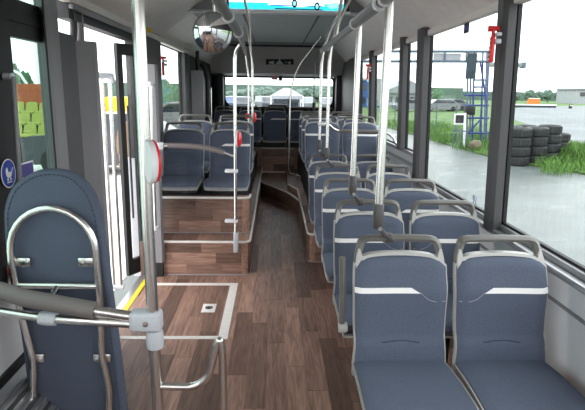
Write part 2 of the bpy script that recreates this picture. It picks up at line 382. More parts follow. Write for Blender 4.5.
# ------------------------------------------------------------------ podiums and steps
def rounded(poly, r, which):
    pts = []
    n = len(poly)
    for i, p in enumerate(poly):
        if i in which:
            a = Vector(poly[i - 1]); b = Vector(poly[(i + 1) % n]); p_ = Vector(p); k = r
            s_, e_ = p_ + (a - p_).normalized() * k, p_ + (b - p_).normalized() * k
            for q in range(7):
                t = q / 6; pts.append(tuple(s_ * (1 - t) ** 2 + p_ * 2 * t * (1 - t) + e_ * t * t))
        else: pts.append(tuple(p))
    return pts
def podium(name, poly, which, z0, z1, boards, edge, label, rows=3, parent=None, r=.07, bulk='wood_floor'):
    P_ = rounded(poly, r, which)
    m = MB().prism(P_, 2, z0, z1 - .004)
    o = m.build(name, bulk, parent, ang=30)
    if parent is None: struct(o, label)
    # horizontal boards on the straight front (x0,x1,y)
    if boards:
        x0, x1, y = boards; h = (z1 - z0 - .012) / rows
        for i in range(rows):
            cuts = [x0] + sorted(x0 + (x1 - x0) * ((i * .37 + .31 + kk * .45) % 1.0) for kk in range(2)) + [x1]
            for a, b in zip(cuts, cuts[1:]):
                if b - a > .02: MB().box(a + .0006, b - .0006, y - .004, y + .004, z0 + .012 + h * i + .0006, z0 + .012 + h * (i + 1) - .0006).build('board', 'wood_board', o, smooth=False)
    if edge:
        MB().tube([(p[0], p[1], z1) for p in edge], .012, 6).build('edge_trim', 'white_strip', o)
        MB().tube([(p[0], p[1] - .003, z0 + .004) for p in edge], .006, 6).build('base_trim', 'piping', o)
    return o
def edge_of(poly, r, which, keep):
    P_ = rounded(poly, r, which); return [p for p in P_ if keep(p)]
# left podium: step and upper platform
pl = [(XL, 4.55), (-.22, 4.55), (-.22, 9.4), (XL, 9.4)]
P1 = podium('podium', pl, [1], 0, .315, (-1.02, -.295, 4.55), [(-1.02, 4.55)] + [p for p in rounded(pl, .07, [1]) if p[0] > -.5][:9], 'wood-clad step in front of the left raised seats')
pl2 = [(XL, 4.86), (-.235, 4.86), (-.235, 5.03), (XL, 5.03)]
podium('upper_podium', pl2, [1], .315, .66, (-1.18, -.305, 4.86), [(-1.18, 4.86)] + [p for p in rounded(pl2, .07, [1]) if p[0] > -.5][:8], '', parent=P1)
MB().box(XL, -.31, 5.031, 9.4, .311, .656).build('podium_core', 'black', P1, smooth=False)
# right podium
pr_ = [(.335, 9.4), (.335, 4.93), (XR, 4.93), (XR, 9.4)]
def first(pr, n): return [p for p in rounded(pr, .07, [1])][:n]
P2 = podium('podium', pr_, [1], 0, .285, (.41, .9, 4.93), rounded(pr_, .07, [1])[0:8] + [(.9, 4.93)], 'wood-clad step under the right raised seats', rows=3)
pr2 = [(.43, 9.4), (.43, 5.85), (XR, 5.85), (XR, 9.4)]
podium('upper_podium', pr2, [1], .285, .65, None, rounded(pr2, .07, [1])[1:8] + [(.9, 5.85)], '', parent=P2, bulk='black')
# curved step at the end of the aisle, raised rear platform
st = [(-.24, 8.62), (-.17, 8.2), (.05, 7.8), (.22, 7.42), (.34, 6.9), (.36, 9.4), (-.24, 9.4)]
sp = fillet([(p[0], p[1], 0) for p in st[:5]], .2, 5)
stp = [(p.x, p.y) for p in sp] + st[5:]
s1 = struct(MB().prism(stp, 2, 0, .215).build('step', 'wood_floor', ang=30), 'curved wood step at the end of the aisle')
MB().tube([(p.x, p.y, .215) for p in sp], .014, 6).build('edge_trim', 'white_strip', s1)
MB().tube([(p.x, p.y - .004, .004) for p in sp], .006, 6).build('base_trim', 'piping', s1)
MB().prism([(.20, 7.70), (.335, 7.28), (.335, 9.4), (.20, 9.4)], 2, .215, .30).build('side_step', 'wood_floor', s1, smooth=False)
MB().tube([(.20, 7.70, .30), (.335, 7.28, .30)], .009, 6).build('edge_trim', 'white_strip', s1)
rb = struct(MB().box(-1.2, 1.32, 9.4, YR, 0, .66).build('rear_platform', 'wood_floor', smooth=False), 'wood-clad rear platform carrying the back bench')
for i in range(3):
    for a, b in ((-.24, -.02 + .1 * i), (-.02 + .1 * i, .36)):
        MB().box(a + .001, b - .001, 9.392, 9.402, .24 + i * .135, .24 + (i + 1) * .135 - .002).build('board', 'wood_board', rb, smooth=False)
MB().box(-.24, .36, 9.375, 9.41, .215, .24, .005).build('base_trim', 'white_strip', rb)
MB().box(-.24, .36, 9.385, 9.42, .645, .668, .005).build('edge_trim', 'shell', rb)

# ------------------------------------------------------------------ bus seats
prof_y = lerp_table([(.44, -.135), (.50, -.13), (.55, -.122), (.585, -.098), (.66, -.086), (.77, -.08), (.88, -.045), (.96, -.015), (1.02, 0)])
half_w = lerp_table([(.44, .206), (.55, .200), (.66, .204), (.80, .208), (.90, .205), (.96, .199)])
def top_z(t, base, arch): return base - arch * t * t - .03 * abs(t) ** 10
def make_seat(stripe_left, podium_seat, armrest=False):
    root = thing('bus_seat', 'x', 'seat', (0, 0, 0), 'blue fabric bus seats')
    # back cushion
    def ft(s, t, grow=0., dy=0., ztop=.935, z0=.455, puff=.022):
        t = t * 2 - 1; zt = top_z(t, ztop + grow, .016); z = z0 + (zt - z0) * s
        e = (1 - abs(t) ** 6) ** .5 * (1 - max(0, (s - .9) / .1) ** 4) ** .5 if puff else 1
        y = prof_y(z) + dy - puff * e - (.012 * t * t if puff else .012 * t * t)
        return (t * (half_w(z) + grow), y, z)
    m = MB().slab(lambda s, t: ft(s, t), lambda s, t: ft(s, t, dy=.02, puff=0), 34, 16)
    back = m.build('back_cushion', 'fabric', root, ang=60)
    # shell behind, silver rim all round
    m = MB().slab(lambda s, t: ft(s, t, .0065, .004, .936, .40, 0), lambda s, t: ft(s, t, .0065, .034, .936, .40, 0), 18, 14)
    m.build('back_shell', 'shell', root, ang=50)
    # grab handle on top
    def ringp(o_, k): return [(p.x, p.z) for p in fillet([(q[0], 0, q[1]) for q in o_], k, 5)]
    half_o = [(.0, 1.020), (.150, 1.016), (.186, 1.004), (.206, .925), (.210, .872)]; half_i = [(.0, .992), (.140, .990), (.158, .984), (.176, .925), (.182, .872)]
    def frame_pts(h): h2 = ringp(h, .03); return [(-x_, z_) for x_, z_ in reversed(h2)][:-1] + h2
    O_, I_ = frame_pts(half_o), frame_pts(half_i); nn = len(O_)
    m = MB()
    def yy(z): return prof_y(z) + .004
    vs1 = []
    for k in range(nn):
        (xo, zo), (xi, zi) = O_[k], I_[k]; xm, zm = (xo + xi) / 2, (zo + zi) / 2
        vs1 += [(xo, yy(zo), zo), (xm * 1.0, yy(zm) - .012, zm), (xi, yy(zi), zi), (xi, yy(zi) + .022, zi), (xm, yy(zm) + .030, zm), (xo, yy(zo) + .022, zo)]
    fs1 = [(k * 6 + a, k * 6 + (a + 1) % 6, (k + 1) * 6 + (a + 1) % 6, (k + 1) * 6 + a) for k in range(nn - 1) for a in range(6)] + [(0, 1, 2, 3, 4, 5), tuple((nn - 1) * 6 + a for a in (5, 4, 3, 2, 1, 0))]
    m.add(vs1, fs1).build('grab_handle', 'grip', root, ang=50)
    for sx in (-1, 1):
        ch = [(.204, .882), (.199, .930), (.190, .962), (.182, .962), (.172, .930), (.160, .918), (.150, .905), (.19, .885)]
        MB().add([(sx * a, prof_y(b) - .012, b) for a, b in ch] + [(sx * a, prof_y(b) + .028, b) for a, b in ch], [tuple(range(8)), tuple(range(15, 7, -1))] + [(k, (k + 1) % 8, 8 + (k + 1) % 8, 8 + k) for k in range(8)]).build('handle_cheek', 'shell', root, ang=30)
    def lip(s_, t_, dy, dz): x_ = (t_ * 2 - 1) * .196; z_ = top_z(t_ * 2 - 1, .935, .016) + dz * s_; return (x_, prof_y(z_) + dy, z_)
    MB().slab(lambda a, b: lip(a, b, -.010, .013), lambda a, b: lip(a, b, .026, .013), 2, 14).build('top_lip', 'shell', root, ang=50)
    # stripe and seam piping
    def face(x, z, lift=.0035):
        t = max(-1, min(1, x / half_w(z))); e = (1 - abs(t) ** 6) ** .5
        return (x, prof_y(z) - .022 * e - .012 * t * t - lift, z)
    sg = -1 if stripe_left else 1
    m = MB(); n = 12; zt, zb = .803, .780
    a0, a1t, a1b = sg * .2085, -sg * -.0 + sg * -.045, sg * -.085
    def sf(s, t, lift):
        z = zb + (zt - zb) * s; end = a1b + (a1t - a1b) * s; return face(a0 + (end - a0) * t, z, lift)
    m.slab(lambda s, t: sf(s, t, .004), lambda s, t: sf(s, t, -.004), 2, 14).build('stripe', 'stripe', root, ang=30)
    pts = [face(sg * -.085, zb + .002, .0), face(sg * -.12, .752, .0), face(sg * -.15, .742, .0), face(sg * -.20, .742, .0)]
    MB().tube(pts, .0014, 5).build('seam_piping', 'piping', root)
    cr = [face(sg * .0 + x_, .560 + .006 * math.cos(x_ * 20), -.0016) for x_ in np.linspace(-.085, .085, 9)]
    MB().tube(cr, .0028, 5).build('lumbar_crease', 'fabric_dark', root)
    # seat cushion and pan
    def cf(s, t, g=0., top=0., puff=.02):
        t = t * 2 - 1; y = -.115 - .455 * s
        wv = .206 + .012 * s + g - (.018 * max(0, (s - .8) / .2) ** 3)
        z = .482 + .004 * s + .012 * math.sin(math.pi * s) - .028 * max(0, (s - .86) / .14) ** 2
        e = (1 - abs(t) ** 6) ** .5
        return (t * wv, y, z + top + (puff * e - puff) - .006 * (1 - t * t))
    MB().slab(lambda s, t: cf(s, t), lambda s, t: cf(s, t, 0, -.045, 0), 20, 14).build('seat_cushion', 'fabric', root, ang=60)
    MB().slab(lambda s, t: cf(s, t, .009, -.026, 0), lambda s, t: cf(s, t, .005, -.058, 0), 14, 10).build('seat_pan', 'shell', root, ang=50)
    if podium_seat:
        MB().box(-.19, .19, -.45, -.02, .285, .40, .02).build('pedestal', 'black', root)
    else:
        MB().tube(fillet([(.04, -.10, .42), (.04, -.14, .2), (.04, -.12, 0)], .05), .02, 10).build('leg', 'black', root)
        MB().tube(fillet([(.15, -.10, .40), (.15, -.14, .2), (.15, -.12, 0)], .05), .02, 10).build('leg', 'black', root)
        MB().box(-.17, .19, -.42, -.06, .385, .425, .01).build('under_frame', 'black', root)
    if armrest:
        x0 = -.265
        MB().tube(fillet([(x0 + .012, -.03, .575), (x0 + .012, -.03, .72), (x0 + .002, -.035, .925)], .05), [.014] * 2 + [.014] * 40 if False else .015, 10, ry=.02).build('armrest', 'grip', root)
        MB().lathe([(0, -.022), (.024, -.02), (.026, 0), (.024, .02), (0, .022)], 16, rot_to((1, 0, 0), (x0 + .016, -.035, .585))).build('pivot', 'shell', root)
        MB().lathe([(0, -.025), (.02, -.024), (.02, .024), (0, .025)], 12, rot_to((1, 0, 0), (x0 + .055, -.035, .575))).build('pivot_joint', 'black', root)
    return root
protoA = make_seat(True, False, True); protoB = make_seat(True, False); protoC = make_seat(False, False)
protoD = make_seat(True, True); protoE = make_seat(False, True)
_used = set()
def put_seat(proto, x, y, dz, label):
    loc = (x, y, dz)
    if proto.name not in _used:
        _used.add(proto.name); proto.location = loc; proto['label'] = label; return proto
    return dup(proto, loc, label)
ordn = ['nearest', 'second', 'third', 'fourth', 'fifth']
for i, y in enumerate([2.27, 3.07, 3.87, 4.665, 5.46]):
    sfx = ' with a folded-up armrest' if i == 0 else ''
    put_seat(protoA if i == 0 else protoB, .572, y, 0, 'blue aisle-side bus seat right of the aisle, %s row%s' % (ordn[i], sfx))
    put_seat(protoC, 1.034, y, 0, 'blue window-side bus seat by the right windows, %s row' % ordn[i])
for i, y in enumerate([6.5, 7.3, 8.1]):
    o = ['first', 'second', 'third'][i]
    put_seat(protoD, .585, y, .355, 'dark blue aisle-side seat on the right raised platform, %s raised row' % o)
    put_seat(protoE, 1.05, y, .355, 'dark blue window-side seat on the right raised platform, %s raised row' % o)
for i, (y, z) in enumerate([(5.52, .315), (6.32, .36)]):
    o = ['front', 'back'][i]
    put_seat(protoE, -.465, y, z, 'dark blue aisle-side seat on the left platform behind the glass, %s row' % o)
    put_seat(protoD, -.945, y, z, 'dark blue outer seat on the left platform behind the glass, %s row' % o)
for x, l in ((-.93, 'far left seat of the rear bench under the back window'), (-.465, 'second seat from the left on the rear bench'), (0., 'middle seat of the rear bench facing down the aisle'), (.465, 'second seat from the right on the rear bench'), (.93, 'far right seat of the rear bench under the back window')):
    put_seat(protoE if x <= 0 else protoD, x, 10.02, .36, l + ', dark blue')

# ------------------------------------------------------------------ poles and handrails, right side
def steel_pole(name, label, pts, r, parts=(), cat='pole', base=None, mt='steel', group=None, fil=.15):
    b = base or pts[-1]
    t = thing(name, label, cat, b, group)
    MB().tube(fillet(pts, fil, 8) if len(pts) > 2 else pts, r, 16).build('tube', mt, t)
    return t
RAILZ = 2.03; RX = .445
rr = thing('ceiling_handrail', 'dark grey ceiling handrail over the right seats with pale collars', 'handrail', (RX, 3.0, RAILZ))
MB().tube([(RX + .02, -1.0, RAILZ), (RX + .01, 2.2, RAILZ), (RX - .02, 4.7, RAILZ - .01), (RX + .0, 5.2, RAILZ + .02)], .021, 14).build('tube', 'rail_dark', rr)
for y0, y1 in ((1.5, 2.22), (2.36, 3.02)):
    MB().tube([(RX + .012 - .004 * y0, y0, RAILZ), (RX + .012 - .004 * y1, y1, RAILZ)], .028, 16).build('sleeve', 'rail_dark', rr)
for y in (2.24, 2.36, 3.04, 4.62):
    Mx = rot_to((0, 1, 0), (RX + .012 - .004 * y, y, RAILZ)); MB().lathe([(.02, -.018), (.030, -.017), (.033, -.008), (.033, .008), (.030, .017), (.02, .018)], 24, Mx).build('collar', 'white_plastic', rr)
MB().tube([(RX, 1.6, RAILZ), (RX, 1.6, 2.68)], .014, 10).build('hanger', 'steel', rr)
MB().tube(fillet([(RX - .01, 3.9, RAILZ), (RX + .02, 3.9, 2.3), (RX + .1, 3.9, 2.69)], .1), .012, 10).build('hanger', 'steel', rr)
rl = thing('ceiling_handrail', 'dark grey ceiling handrail left of the aisle by the convex mirror', 'handrail', (-.25, 3.0, RAILZ))
LXR = -.245
MB().tube([(LXR - .01, -1.0, RAILZ), (LXR, 2.5, RAILZ), (LXR, 3.65, RAILZ), (LXR - .02, 4.3, RAILZ), (LXR - .06, 5.6, RAILZ)], .018, 14).build('tube', 'rail_dark', rl)
for y0, y1 in ((1.4, 2.82), (2.92, 3.58)): MB().tube([(LXR, y0, RAILZ), (LXR, y1, RAILZ)], .026, 16).build('sleeve', 'rail_dark', rl)
for y in (2.86, 3.62):
    MB().lathe([(.02, -.018), (.030, -.017), (.033, -.008), (.033, .008), (.030, .017), (.02, .018)], 24, rot_to((0, 1, 0), (LXR, y, RAILZ))).build('collar', 'white_plastic', rl)
MB().tube(fillet([(LXR, 2.6, RAILZ), (LXR, 2.6, 2.3), (LXR - .12, 2.6, 2.69)], .1), .014, 10).build('hanger', 'steel', rl)
MB().tube(fillet([(LXR, 5.3, RAILZ), (LXR, 5.3, 2.3), (LXR - .1, 5.3, 2.69)], .1), .012, 10).build('hanger', 'steel', rl)

def seat_pole(y, r, label, curved=False):
    X = .470; t = thing('seat_pole', label, 'pole', (X, y, 1.05), 'poles clamped to seat handles')
    if curved: pts = fillet([(X, y, 1.12), (X, y, 2.03), (X + .09, y, 2.3), (X + .20, y, 2.5 if y < 5 else 2.45)], .28, 8)
    else: pts = [(X, y, 1.12), (X + .002, y, RAILZ)]
    MB().tube(pts, r, 16).build('tube', 'steel', t)
    MB().lathe([(0, -.055), (.020, -.053), (.0245, -.03), (.0245, .055), (.021, .062), (0, .062)], 20, Matrix.Translation((X, y, 1.105))).build('socket', 'socket', t)
    arm = MB().box(-.042, .042, -.010, .010, -.010, .010, .005, M=Matrix.Translation((X + .026, y - .004, 1.033)) @ Matrix.Rotation(math.radians(48), 4, 'Y')).build('clamp_arm', 'socket', t)
    MB().lathe([(0, -.03), (.010, -.03), (.011, .03), (0, .03)], 12, rot_to((0, 1, 0), (X + .004, y - .01, 1.06))).build('bolt', 'steel_bright', arm)
    MB().box(X + .035, X + .072, y - .012, y + .03, .985, 1.026, .008).build('handle_clamp', 'socket', t)
    return t
seat_pole(2.27, .0185, 'thick steel pole clamped to the nearest right aisle seat handle')
seat_pole(3.07, .0165, 'steel pole clamped to the second-row right aisle seat handle')
seat_pole(4.665, .015, 'steel pole curving to the ceiling from the fourth-row seat handle', True)
seat_pole(5.46, .015, 'steel pole curving to the ceiling from the fifth-row seat handle', True)
# rail in front of the right raised seats
br = thing('barrier_rail', 'padded grab rail across the front of the right raised seats', 'handrail', (.5, 5.6, 1.25))
pts = fillet([(.485, 5.47, 1.33), (.56, 5.56, 1.33), (.66, 5.66, 1.25), (1.22, 5.68, 1.24), (1.295, 5.66, 1.18), (1.30, 5.55, 1.12), (1.325, 5.48, 1.11)], .06)
MB().tube(pts, .013, 10).build('tube', 'steel_bright', br)
MB().tube([(.70, 5.662, 1.248), (1.2, 5.68, 1.24)], .021, 12).build('sleeve', 'pad', br)
MB().box(.45, .52, 5.43, 5.50, 1.315, 1.345, .008).build('clamp', 'white_plastic', br)

# thin rear poles
t = steel_pole('rear_pole', 'slim pole rising from the rear aisle step and curving into the ceiling', [(.40, 7.86, .40), (.24, 7.9, .43), (.222, 7.9, .50), (.224, 7.9, 1.6), (.30, 7.9, 1.98), (.66, 7.9, 2.45)], .0125, base=(.23, 7.9, .3), fil=.2)
MB().tube([(.40, 7.86, .40), (.40, 7.86, .29)], .012, 10).build('foot', 'steel', t)
for i, (u, y, red_y, l) in enumerate(((248.5, 6.95, 116, 'left of the pair of slim poles by the left platform'), (252.5, 6.4, 118, 'right of the pair of slim poles by the left platform'))):
    p = ay(u, 118, y); X = p[0]
    t = steel_pole('slim_pole', 'slim steel pole, ' + l, [(X, y, 1.15 if i == 0 else 1.24), (X, y, 1.86), (X - .02 * (1 - i), y, 2.0), (X - .07, y, 2.45)], .0115, base=(X, y, 1.2), fil=.12)
    MB().tube([(X, y, 1.17), (X - .02, y + .02, 1.05 if i == 0 else 1.30)], .013, 10).build('socket', 'grip', t)
t = steel_pole('slim_pole', 'thin dark pole with black clamp in front of the rear window', [(ay(314, 104, 8.1)[0], 8.1, 1.40), (ay(314, 80, 8.1)[0], 8.1, 1.9), (ay(316, 60, 8.1)[0], 8.1, 2.2), (ay(326, 42, 8.1)[0], 8.1, 2.45)], .010, base=(ay(314, 104, 8.1)[0], 8.1, 1.40), mt='rail_dark')
X = ay(314, 104, 8.1)[0]
MB().tube([(X, 8.1, 1.5), (X, 8.1, 1.38)], .026, 10).build('socket', 'black', t)
MB().box(X, X + .07, 8.09, 8.12, 1.335, 1.38, .008).build('clamp', 'grip', t)

# ------------------------------------------------------------------ glass partition and pole in front of the left raised seats
gp = thing('glass_partition', 'clear glass partition with padded rail in front of the left raised seats', 'partition', (-.66, 4.52, .3))
MB().box(-.985, -.395, 4.515, 4.523, .38, 1.13).build('glass_pane', 'glass_partition', gp, smooth=False)
pts = [ay(u, v, 4.50) for u, v in ((176, 145.5), (190, 146), (205, 147.5), (216, 150), (224, 152.5))]
MB().tube([ay(157, 146, 4.50), ay(166, 146, 4.5), *pts, ay(233, 156, 4.5), ay(236, 157, 4.5)], .011, 10).build('rail_tube', 'steel_bright', gp)
MB().tube([ay(168, 145.5, 4.50)] + pts, .023, 14).build('padded_sleeve', 'pad', gp)
q = ay(159.5, 146, 4.5); MB().box(q[0] - .035, q[0] + .035, 4.47, 4.53, q[2] - .03, q[2] + .03, .01).build('bracket', 'white_plastic', gp)
for v in (171, 221):
    q = ay(231, v, 4.5); MB().box(q[0] - .055, q[0] + .06, 4.482, 4.535, q[2] - .016, q[2] + .016, .012).build('bracket', 'white_plastic', gp)
pp = thing('grab_pole', 'slim steel pole at the aisle end of the glass partition', 'pole', (-.34, 4.5, .25))
MB().tube(fillet([(-.341, 4.5, .24), (-.338, 4.5, 1.9), (-.33, 4.5, 1.98), (-.29, 4.45, RAILZ)], .06), .0145, 14).build('tube', 'steel_bright', pp)
MB().box(-.362, -.320, 4.478, 4.549, .235, .42, .01).build('socket', 'clamp', pp)
# stop buttons
def stop_button(label, at, facing, r, dome='red', scale=1.0):
    t = thing('stop_button', label, 'button', at, 'stop request buttons on the poles')
    M_ = rot_to(facing, at)
    MB().lathe([(0, -.025), (r * .55, -.025), (r * .95, -.012), (r, 0), (r * .98, .008), (0, .008)], 28, M_).build('housing', 'white_plastic' if dome == 'red' else dome, t)
    MB().lathe([(r * .96, .006), (r * .9, .02), (r * .6, .03), (0, .034)], 28, M_).build('push_dome', 'red', t)
    return t
q = ay(237, 139, 4.49); stop_button('red stop button on the pole beside the glass partition', (q[0] + .006, 4.49, q[2]), (1, -.12, 0), .072)
q = ay(253.5, 117, 6.4); stop_button('small red stop button on the slim pole nearest the rear seats', (q[0], 6.39, q[2]), (1, -.12, 0), .066)
q = ay(247.5, 116, 6.95); stop_button('small dull red stop button on the slim pole behind the left seats', (q[0], 6.94, q[2]), (.1, -.4, 0), .035)

# doorway post with slim grab bar
dp = thing('partition_post', 'dark grey flat post at the rear edge of the doorway', 'post', (-1.04, 4.52, 0))
MB().prism([(-1.075, 4.50), (-1.0, 4.49), (-.985, 4.53), (-1.075, 4.56)], 2, .135, 1.86).build('post', 'panel_grey', dp, smooth=False)
MB().box(-1.06, -1.0, 4.50, 4.55, 0, .14).build('foot', 'black', dp)
MB().box(-1.19, -1.075, 4.515, 4.545, .9, 1.0, .01).build('wall_bracket', 'black', dp)
MB().tube([ay(150.5, 84, 4.42), ay(155.5, 228, 4.42)], .0125, 12).build('grab_bar', 'steel_bright', dp)
for v, u in ((84, 150.5), (228, 155.5)):
    q = Vector(ay(u, v, 4.42)); MB().lathe([(0, -.02), (.018, -.018), (.022, 0), (.018, .018), (0, .02)], 14, Matrix.Translation(q)).build('end_fitting', 'white_plastic', dp); MB().tube([q, q + Vector((.01, .08, 0))], .01, 8).build('standoff', 'white_plastic', dp)

# ------------------------------------------------------------------ front-left: pole, rails, tip-up seat
PY_ = 2.0
fp = thing('grab_pole', 'thick bright steel pole in the left foreground beside the tip-up seat', 'pole', (-.49, PY_, 0))
MB().tube([(-.484, PY_, 0), (-.496, PY_, 1.1), (-.494, PY_, 2.69)], .0235, 24).build('tube', 'steel', fp)
for z0, z1 in ((.607, .685),):
    MB().lathe([(.024, -.04), (.033, -.036), (.036, -.01), (.036, .01), (.033, .036), (.024, .04)], 20, Matrix.Translation((-.488, PY_, .645))).build('clamp', 'clamp', fp)
lp = fillet([(-.484, PY_, .43), (-.33, PY_, .425), (-.27, PY_, .47), (-.236, PY_, .62), (-.222, PY_, .645), (-.212, PY_, .60), (-.208, PY_, 0)], .06, 7)
MB().tube(lp, .0165, 14).build('loop_rail', 'steel', fp)
lr = thing('barrier_rail', 'padded rail over a steel rail running from the left wall to the foreground pole', 'handrail', (-.8, PY_, .75))
MB().tube([(-1.21, 2.05, .865), (-1.0, 2.0, .825), (-.72, 1.99, .775)], .035, 18).build('padded_sleeve', 'pad', lr)
MB().tube([(-.74, 1.99, .778), (-.60, 1.995, .752), (-.50, 2.0, .737)], .021, 14).build('upper_tube', 'steel', lr)
MB().tube([(-1.21, 2.03, .765), (-.9, 2.0, .735), (-.50, 2.0, .708)], .019, 14).build('lower_tube', 'steel', lr)
MB().box(-.585, -.455, 1.965, 2.038, .685, .772, .018, 3).build('clamp', 'clamp', lr)
MB().lathe([(0, 0), (.012, 0), (.012, .004), (0, .005)], 14, rot_to((0, -1, 0), (-.515, 1.966, .727))).build('screw', 'steel', lr)
MB().lathe([(.019, -.035), (.027, -.033), (.029, -.01), (.029, .01), (.027, .033), (.019, .035)], 18, rot_to((1, 0, -.08), (-.916, 2.002, .736))).build('collar', 'clamp', lr)
sb = thing('stop_button', 'large white stop button with red rim on the foreground pole', 'button', (-.48, PY_, 1.385))
Mb = rot_to((.86, .5, 0), (-.468, PY_ - .015, 1.385)) @ Matrix.Scale(1.2, 4, (1, 0, 0))
Mb = Matrix.Translation((-.468, PY_ - .02, 1.385)) @ Matrix.Rotation(math.radians(-61), 4, 'Z') @ Matrix.Rotation(math.radians(-90), 4, 'X')
MB().lathe([(0, -.022), (.05, -.021), (.078, -.016), (.084, -.006), (.083, .006), (0, .008)], 36, Mb).build('housing', 'white_plastic', sb)
MB().lathe([(.084, .004), (.081, .014), (.06, .022), (0, .025)], 36, Mb).build('push_dome', 'red', sb)

fs = thing('tip_up_seat', 'upright dark blue tip-up seat seen from behind on a bent steel frame', 'seat', (-.93, 2.2, 0))
YS = 2.2
out = [(-1.135, .06), (-1.10, .03), (-.72, .03), (-.69, .06), (-.70, .5), (-.712, .95), (-.715, 1.12), (-.745, 1.235), (-.82, 1.305), (-.90, 1.318), (-.98, 1.308), (-1.075, 1.25), (-1.125, 1.15), (-1.14, 1.0), (-1.13, .5)]
out = [(p[0] - .042 * max(0, min(1, (p[1] - .2) / 1.0)), p[1]) for p in out]
oc = fillet([(p[0], 0, p[1]) for p in out + [out[0]]], .05, 4); ol = [(p.x, p.z) for p in oc[:-1]]
cen = (-.94, .7)
def ring(k, y): return [(cen[0] + (x_ - cen[0]) * (1 - k / .22), y, cen[1] + (z_ - cen[1]) * (1 - k / .62)) for x_, z_ in ol]
rings = [ring(.03, YS + .012), ring(.012, YS + .014), ring(.002, YS + .024), ring(0, YS + .05), ring(.004, YS + .075), ring(.03, YS + .095)]
n = len(ol); m = MB(); m.add([p for r_ in rings for p in r_], [(i * n + k, i * n + (k + 1) % n, (i + 1) * n + (k + 1) % n, (i + 1) * n + k) for i in range(len(rings) - 1) for k in range(n)] + [tuple(range(n))[::-1], tuple((len(rings) - 1) * n + k for k in range(n))])
pad = m.build('pad', 'fabric', fs, ang=55)
st_ = ring(.021, YS + .0105); up = [p for p in st_ if p[2] > .5]
i0 = max(range(len(st_)), key=lambda i: 0 if st_[i - 1][2] > .5 else st_[i][2])
seq = [st_[(k) % n] for k in range(n)]
# dashed top stitching along the edge
m = MB(); L = [Vector(p) for p in seq if True]
for a, b in zip(L, L[1:] + L[:1]):
    d = (b - a).length; k = max(1, int(d / .018))
    for j in range(k):
        s0, s1_ = a.lerp(b, (j + .15) / k), a.lerp(b, (j + .8) / k)
        if s0.z > .15: m.tube([s0, s1_], .0016, 4)
m.build('stitching', 'fabric_dark', pad)['kind'] = 'stuff'
fr = [(-1.10, YS - .02, .0), (-1.10, YS - .02, .25), (-1.075, YS - .02, .45), (-1.118, YS - .02, .72), (-1.130, YS - .02, .90)]
arch = [(-.950 + .180 * math.cos(a), YS - .02, .965 + .190 * math.sin(a)) for a in np.linspace(math.pi, 0, 15)]
fr2 = [(-.765, YS - .02, .80), (-.768, YS - .02, .62), (-.776, YS - .02, .49), (-.748, YS - .02, .30), (-.765, YS - .02, .15), (-.765, YS - .02, 0)]
MB().tube(fillet(fr, .08, 5) + arch + fillet(fr2, .08, 5), .0165, 14).build('tube_frame', 'steel', fs)
MB().tube([(-1.13, YS - .02, .808), (-.758, YS - .02, .806)], .0155, 12).build('cross_tube', 'steel', fs)
MB().tube([(-.945, YS - .02, .806), (-.945, YS - .13, .775), (-.93, YS - .19, .742)], .012, 10).build('strut', 'steel', fs)
for x_, z_, s_ in ((-1.084, .909, 1), (-.83, .91, -1), (-1.063, .452, 1), (-.795, .451, -1)):
    b_ = MB().box(x_ - .042, x_ + .026, YS - .008, YS + .012, z_ - .022, z_ + .022, .008) if s_ > 0 else MB().box(x_ - .026, x_ + .055, YS - .008, YS + .012, z_ - .022, z_ + .022, .008)
    bo = b_.build('bracket', 'steel', fs)
    MB().lathe([(0, 0), (.011, 0), (.011, .005), (0, .006)], 10, rot_to((0, -1, 0), (x_ + s_ * .006, YS - .008, z_))).build('bolt', 'steel_bright', bo)
# heater grille along the wall foot
hg = thing('floor_grille', 'ribbed metal threshold grille along the left wall foot', 'grille', (-1.13, 2.0, 0))
MB().box(-1.209, -1.19, .6, 2.85, .36, .40).build('top_trim', 'black', hg)
MB().prism([(-1.209, .0), (-.985, .0), (-.985, .17), (-1.165, .33), (-1.209, .36)], 1, .6, 2.86).build('body', 'aluminium', hg, smooth=False)
for i in range(8):
    t_ = i / 7; x_ = -1.15 + .16 * t_; z_ = .322 - .145 * t_
    MB().box(x_ - .005, x_ + .005, .62, 2.84, z_ - .01, z_ + .008).build('rib', 'panel_dark' if i % 2 else 'aluminium', hg, smooth=False)
wb_ = thing('wall_button', 'black wall box with red button beside the tip-up seat', 'button', (-1.19, 2.15, .85))
MB().box(-1.209, -1.16, 2.0, 2.20, .80, .90, .012).build('housing', 'black', wb_)
MB().lathe([(0, 0), (.035, 0), (.033, .014), (0, .018)], 20, rot_to((1, -.25, 0), (-1.172, 2.262, .86))).build('push_dome', 'red', wb_)

wg = thing('window_grab_bar', 'slim dark grab bar beside the left front window', 'grab bar', (-1.17, 2.4, 1.2))
MB().tube([(-1.165, 2.38, 1.05), (-1.165, 2.42, 1.70)], .011, 10).build('bar', 'rail_dark', wg)
MB().tube([(-1.165, 2.42, 1.70), (-1.225, 2.44, 1.70)], .016, 10).build('end_cap', 'clamp', wg)
MB().tube([(-1.165, 2.38, 1.05), (-1.225, 2.40, 1.05)], .016, 10).build('end_cap', 'clamp', wg)
